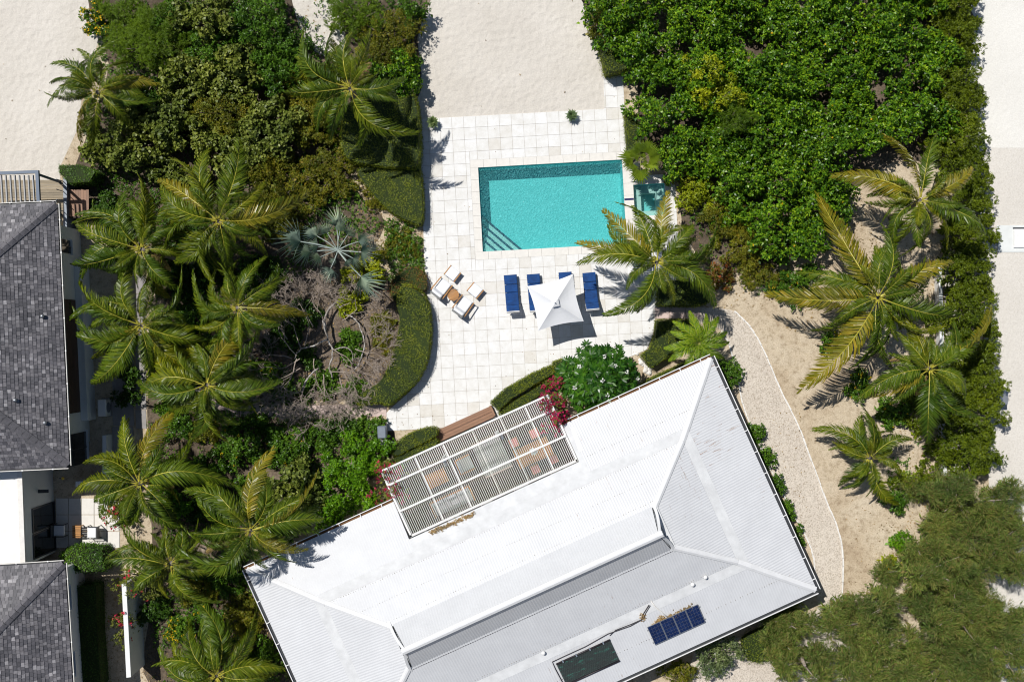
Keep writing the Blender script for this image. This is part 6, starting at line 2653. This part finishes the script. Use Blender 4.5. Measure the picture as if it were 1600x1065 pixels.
tag(link("yellow_leaves", leaves("yellow_leaves", B[idx] + (0, 0, .1), D[idx], Nn[idx] + (0, 0, 1), np.full(70, .13), np.full(70, .1), "petal_yellow", 4), th), kind="stuff")
# yellower bushes standing out of the thicket
for lab, px, py, rx, ry, h, kd in (("yellowish green bush standing out of the glossy thicket, left part", 1108, 112, 40, 32, 4.0, 'yellowgreen'),
                                   ("second yellowish bush lower in the glossy thicket", 1128, 150, 50, 26, 3.9, 'yellowgreen'),
                                   ("brown-tipped feathery bush within the thicket's lower left", 1150, 185, 32, 26, 3.7, 'fine'),
                                   ("dark olive bush on the thicket's top left edge by sand", 940, 35, 24, 42, 2.0, 'olive')):
    shrub("shrub", lab, "shrub", px, py, rx, ry, h, kd)

# roadside hedge of separate clumps
hr = [(1500, -5, 36, 40), (1505, 52, 34, 38), (1500, 108, 36, 38), (1510, 165, 36, 36), (1510, 215, 38, 34), (1522, 268, 34, 34), (1524, 322, 32, 34), (1522, 372, 36, 34), (1518, 425, 38, 36), (1525, 485, 34, 40),
      (1535, 545, 30, 40), (1532, 600, 36, 38), (1528, 655, 40, 36), (1526, 710, 40, 36)]
ords = ["first", "second", "third", "fourth", "fifth", "sixth", "seventh", "eighth", "ninth", "tenth", "eleventh", "twelfth", "thirteenth", "fourteenth"]
for i, (x, y, rx, ry) in enumerate(hr):
    shrub("roadside_shrub", "olive green roadside hedge bush, %s from the top edge" % ords[i], "shrub", x - (5 if i < 6 else 2), y, rx * 1.32, ry * 1.2, random.uniform(2.0, 2.4), 'hedgerow', "olive hedge bushes along the road", dens=1.4)

# ------------------------------------------------------------------ feathery casuarina trees, lower right
def casuarina(label, px, py, rx, ry, h, seed):
    rng = np.random.default_rng(seed)
    w = W(px, py, h * .75)
    t = thing("casuarina_tree", label, "tree", (w.x, w.y, 0), 0, "feathery trees in the lower right corner")
    RX, RY = rx / S * 1.06, ry / S * 1.06
    ar = math.pi * RX * RY
    P, d, cs, rs = crown(rng, RX * 1.0, RY * 1.0, h * rng.uniform(.85, 1.2), .46, int(ar * 42), .5, .7)
    m = 34
    n = len(P)
    wind = np.array((.75, .35, .05))
    axis_ = unit(d * 1.1 + wind * .55 + rng.normal(size=d.shape) * .3)
    s_ = rng.random((n, m))
    B = P[:, None, :] + axis_[:, None, :] * (s_[..., None] * .42 - .15) + rng.normal(size=(n, m, 3)) * .045
    D = axis_[:, None, :] * .75 + rng.normal(size=(n, m, 3)) * .38
    Nn = rng.normal(size=(n, m, 3)) * .7 + (0, 0, .8)
    L = rng.uniform(.14, .29, n * m)
    Bi, Di, Ni = inner(rng, cs, rs, int(ar * 210))
    B, D, Nn = np.vstack([B.reshape(-1, 3), Bi]), np.vstack([D.reshape(-1, 3), Di]), np.vstack([Nn.reshape(-1, 3), Ni])
    L = np.append(L, rng.uniform(.25, .4, len(Bi)))
    wn2 = np.append(np.full(n * m, .021) * rng.uniform(.8, 1.4, n * m), rng.uniform(.04, .08, len(Bi)))
    me = leaves("crown", B, D, Nn, L, wn2, "leaf_needle", 4, .0, .06)
    link("crown", me, t, True)
    mb = MB()
    tr = Vector((rng.uniform(-.3, .3), rng.uniform(-.3, .3), 0))
    top = Vector((0, 0, h * .6))
    mb.tube([tr, tr.lerp(top, .5) + Vector((.1, 0, 0)), top], [.16, .12, .07], 7)
    for c in cs[::2]:
        mb.tube([top * .7, Vector(c) * .6 + top * .25, Vector(c) + Vector((0, 0, .15))], [.06, .035, .012], 5)
    mb.build("trunk", "grey_bark", t, True, local=True)


for i, (lab, px, py, rx, ry, h) in enumerate([
        ("feathery tree at the road edge, topmost of the lower right group", 1508, 792, 80, 46, 3.4),
        ("feathery tree against the right edge below the roadside hedge", 1580, 860, 60, 60, 4.0),
        ("broad feathery tree below the small bright bush", 1468, 900, 70, 50, 4.2),
        ("feathery tree touching the white roof's right corner", 1238, 982, 40, 42, 3.4),
        ("feathery tree in the middle of the lower right group", 1362, 982, 60, 52, 4.2),
        ("large feathery tree right of centre in the lower right group", 1512, 972, 80, 54, 4.6),
        ("feathery tree at the bottom right corner", 1575, 1020, 70, 62, 4.8),
        ("feathery tree at the bottom edge beside the gravel yard", 1262, 1044, 50, 36, 3.6),
        ("feathery tree at the bottom edge, centre of the group", 1385, 1055, 66, 40, 4.4),
        ("feathery tree at the bottom edge, left of the corner tree", 1490, 1062, 64, 40, 4.4)]):
    casuarina(lab, px, py, rx, ry, h, 300 + i)

# ------------------------------------------------------------------ frangipani beside the pergola
rng = np.random.default_rng(21)
w = W(936, 592, 2.6)
fg = thing("frangipani_tree", "round dark green frangipani tree with white blossoms by the house", "tree", (w.x, w.y, 0))
nr = 120
k = np.arange(nr)
ff = np.sqrt((k + .5) / nr)
aa = k * 2.39996
RX, RY = 1.92, 1.62
P = np.stack([np.cos(aa) * ff * RX + rng.normal(0, .07, nr), np.sin(aa) * ff * RY + rng.normal(0, .07, nr), 3.2 * (1 - .42 * ff ** 2.2) + rng.normal(0, .12, nr)], 1)
P2 = P[::2] * (.8, .8, .78)
P = np.vstack([P, P2])
out = unit(np.stack([P[:, 0] * .5, P[:, 1] * .5, np.full(len(P), 1.1)], 1))
m = 15
n = len(P)
an = np.linspace(0, 2 * np.pi, m, endpoint=False)[None] + rng.uniform(0, 6, (n, 1))
tx = unit(np.cross(out, np.tile((0, 1.0, .1), (n, 1))))
ty = np.cross(out, tx)
el = rng.uniform(.05, .75, (n, m))
D = (tx[:, None] * np.cos(an)[..., None] + ty[:, None] * np.sin(an)[..., None]) * np.cos(el)[..., None] + out[:, None] * np.sin(el)[..., None]
Nn = out[:, None] * np.cos(el)[..., None] + rng.normal(size=D.shape) * .12
B = np.repeat(P[:, None], m, 1) + D * .03
L = rng.uniform(.24, .36, n * m)
me = leaves("crown", B.reshape(-1, 3), D.reshape(-1, 3), Nn.reshape(-1, 3), L, L * .30, "leaf_plumeria", 6, .05, .10)
link("crown", me, fg, True)
mb = MB()
mb.tube([(0, 0, 0), (0, 0, .7)], [.14, .11], 8)
for q in P[:120:2]:
    mb.tube([(0, 0, .6), (q[0] * .35, q[1] * .35, q[2] * .55), (q[0] * .85, q[1] * .85, q[2] * .85), tuple(q)], [.07, .05, .035, .02], 5)
mb.build("trunk", "grey_bark", fg, True, local=True)
for x, y in ((905, 573), (941, 594), (961, 572), (980, 581), (999, 592), (898, 606), (949, 617), (945, 557)):
    q = W(x, y, 3.0)
    lx, ly = q.x - w.x, q.y - w.y
    f2 = min(1, math.hypot(lx / RX, ly / RY))
    c = np.array((lx, ly, 3.28 * (1 - .42 * f2 ** 2.2) + .12))
    nn = 22
    D = unit(rng.normal(size=(nn, 3)) + (0, 0, .7))
    me = leaves("blossom", np.tile(c, (nn, 1)) + D * .04, D, rng.normal(size=(nn, 3)) + (0, 0, 1), rng.uniform(.07, .11, nn), rng.uniform(.05, .07, nn), "flower_white")
    link("blossom", me, fg, True)

# ------------------------------------------------------------------ bare grey tree, low and spreading
def grow(mb, rng, p, d, ln, r, depth):
    pts, rad = [p], [r]
    k = 5
    for i in range(k):
        d = (d + Vector((rng.gauss(0, .13), rng.gauss(0, .13), rng.gauss(0, .07) + (.10 if p.z < .7 else -.04)))).normalized()
        p = p + d * (ln / k)
        p.z = max(p.z, .2)
        pts.append(p.copy())
        rad.append(max(.0075, r * (1 - .4 * (i + 1) / k)))
    mb.tube(pts, rad, 5 if r > .025 else 4, cap=False)
    if depth == 0:
        return
    for j in range(rng.choice((2, 3, 3))):
        sp = rng.uniform(.25, 1.0) * rng.choice((-1, 1))
        nd = Vector((d.x * math.cos(sp) - d.y * math.sin(sp), d.x * math.sin(sp) + d.y * math.cos(sp), d.z * .5 + rng.uniform(-.15, .35))).normalized()
        grow(mb, rng, pts[rng.choice((3, 4, 5, 5))], nd, ln * rng.uniform(.62, .9), max(.009, rad[-1] * .85), depth - 1)


rb = random.Random(4)
bb = W(512, 548)
bare = thing("bare_tree", "leafless grey tree sprawling over the bed left of curved hedge", "tree", bb)
for k, (x0, y0, x, y, ln) in enumerate(((470, 545, 440, 470, 1.25), (465, 555, 425, 520, 1.2), (470, 560, 425, 580, 1.2), (480, 590, 460, 640, 1.1), (505, 585, 510, 650, 1.1), (475, 540, 480, 470, 1.2),
                                        (505, 500, 500, 440, 1.1), (515, 580, 570, 600, .9), (530, 480, 560, 450, .8), (465, 560, 440, 620, 1.1), (520, 545, 560, 560, .8), (450, 530, 410, 470, 1.1), (455, 560, 405, 545, 1.1), (470, 575, 420, 610, 1.1), (490, 560, 470, 640, 1.1), (490, 510, 450, 450, 1.0), (530, 590, 545, 640, .8), (535, 500, 600, 480, .9), (555, 545, 600, 560, .8), (540, 570, 590, 600, .8))):
    mb = MB()
    p, q = W(x0, y0, .9), W(x, y, .9)
    d = Vector((q.x - p.x, q.y - p.y, rb.uniform(.1, .6))).normalized()
    grow(mb, rb, Vector((p.x, p.y, .7 + .5 * rb.random())), d, ln, .032, 5)
    mb.build("branch", "grey_bark", bare, True)
for pts_, r_, hh in ((((524, 472), (540, 490), (556, 500), (566, 520), (569, 540), (562, 565), (553, 580)), .075, .3), (((524, 472), (508, 495), (512, 530), (520, 548), (515, 575), (520, 590)), .09, .5),
                     (((520, 548), (535, 543), (549, 548), (551, 565)), .05, .6), (((497, 575), (480, 592), (470, 615)), .08, .7), (((512, 530), (490, 540), (470, 545), (460, 560)), .08, .8), (((512, 530), (505, 505), (505, 500)), .07, .7)):
    mb = MB()
    K = smooth_poly(pts_, 5, False)
    mb.tube([W(x + rb.uniform(-.8, .8), y + rb.uniform(-.8, .8), hh + .3 * math.sin(i / len(K) * 3)) for i, (x, y) in enumerate(K)], [r_ * .62 * (1 - .4 * i / len(K)) for i in range(len(K))], 8)
    mb.build("limb", "mottled_bark", bare, True)

# ------------------------------------------------------------------ leaves and petals blown onto the tiles
rng = np.random.default_rng(77)
edge = [(660, 350), (668, 450), (672, 520), (655, 590), (620, 640), (612, 670), (690, 660), (780, 625), (860, 575), (1000, 545), (985, 200), (975, 140)]
Q = []
for i_ in range(150):
    ex_, ey_ = edge[rng.integers(0, len(edge))]
    Q.append((ex_ + rng.normal(0, 16), ey_ + rng.normal(0, 18)))
for i_ in range(40):
    Q.append((rng.uniform(665, 1010), rng.uniform(190, 600)))
Q = np.array(Q)
Q = Q[inside_np([(px, py) for px, py in TER], Q) & ~inside_np([(735, 250), (1060, 240), (1060, 400), (740, 405)], Q)]
P = np.column_stack([(Q[:, 0] - 800) / S, (532.5 - Q[:, 1]) / S, rng.uniform(.040, .052, len(Q))])
L = rng.uniform(.035, .085, len(P))
tag(link("terrace_leaf_litter", leaves("terrace_leaf_litter", P, rng.normal(size=P.shape) * (1, 1, .1), rng.normal(size=P.shape) * .2 + (0, 0, 1), L, L * .5, "litter")), "few brown leaves blown onto the white terrace tiles", "leaf litter", kind="stuff")

# ------------------------------------------------------------------ low ground cover in the beds
rng = np.random.default_rng(51)
GC = []
for poly_, n_ in (([(165, 0), (640, 0), (650, 160), (540, 200), (560, 300), (600, 345), (560, 400), (380, 470), (400, 620), (560, 625), (590, 660), (590, 720), (500, 800), (385, 880), (470, 1065), (240, 1065), (240, 900), (232, 640), (240, 430), (160, 360), (140, 200)], 26000),
                 ([(1060, 280), (1200, 400), (1290, 410), (1250, 480), (1110, 440), (1070, 360)], 700), ([(1370, 590), (1500, 520), (1490, 760), (1390, 790)], 900), ([(600, 340), (660, 350), (664, 430), (610, 440)], 700)):
    q = rng.uniform((min(p[0] for p in poly_), min(p[1] for p in poly_)), (max(p[0] for p in poly_), max(p[1] for p in poly_)), (n_, 2))
    q = q[inside_np(poly_, q)]
    f = np.sin(q[:, 0] * .061 + 1.3) * np.cos(q[:, 1] * .055) + np.sin(q[:, 0] * .023 - q[:, 1] * .031) + rng.normal(0, .35, len(q))
    GC.append(q[f > -.55])
Q = np.vstack(GC)
P = np.column_stack([(Q[:, 0] - 800) / S, (532.5 - Q[:, 1]) / S, rng.uniform(.03, .30, len(Q)) * rng.choice([1, 1, 2], len(Q))])
d = unit(rng.normal(size=P.shape) * .5 + (0, 0, 1))
B, D, Nn = tuft(rng, P, d, 9, .8)
L = rng.uniform(.06, .13, len(B))
tag(link("ground_cover", leaves("ground_cover", B, D, Nn, L, L * .5, "leaf_mid")), "low leafy ground cover between the palms and shrubs", "ground cover", kind="stuff")

# ------------------------------------------------------------------ fallen leaves over the beds and sand
rng = np.random.default_rng(33)
Q = []
for x0, y0, x1, y1, n_ in ((380, 430, 640, 640, 2600), (250, 560, 620, 720, 1500), (560, 290, 665, 440, 900), (1040, 240, 1220, 480, 900), (1230, 300, 1480, 520, 1200), (1380, 560, 1500, 830, 700), (380, 0, 560, 300, 700),
                           (150, 900, 420, 1065, 1200), (1150, 640, 1260, 860, 200), (0, 0, 130, 250, 12), (660, 0, 930, 180, 6), (1320, 780, 1420, 960, 160)):
    Q.append(np.column_stack([rng.uniform(x0, x1, n_), rng.uniform(y0, y1, n_)]))
Q = np.vstack(Q)
keep = ~inside_np([(px, py) for px, py in TER], Q)
Q = Q[keep]
P = np.column_stack([(Q[:, 0] - 800) / S, (532.5 - Q[:, 1]) / S, rng.uniform(.012, .05, len(Q))])
D = rng.normal(size=P.shape) * (1, 1, .2)
L = rng.uniform(.05, .13, len(P))
tag(link("leaf_litter", leaves("leaf_litter", P, D, rng.normal(size=P.shape) * .25 + (0, 0, 1), L, L * .5, "litter")), "scattered brown fallen leaves on the planting beds", "leaf litter", kind="stuff")

print("tris", sum(len(p.vertices) - 2 for me in bpy.data.meshes for p in me.polygons), "objects", len(bpy.data.objects))
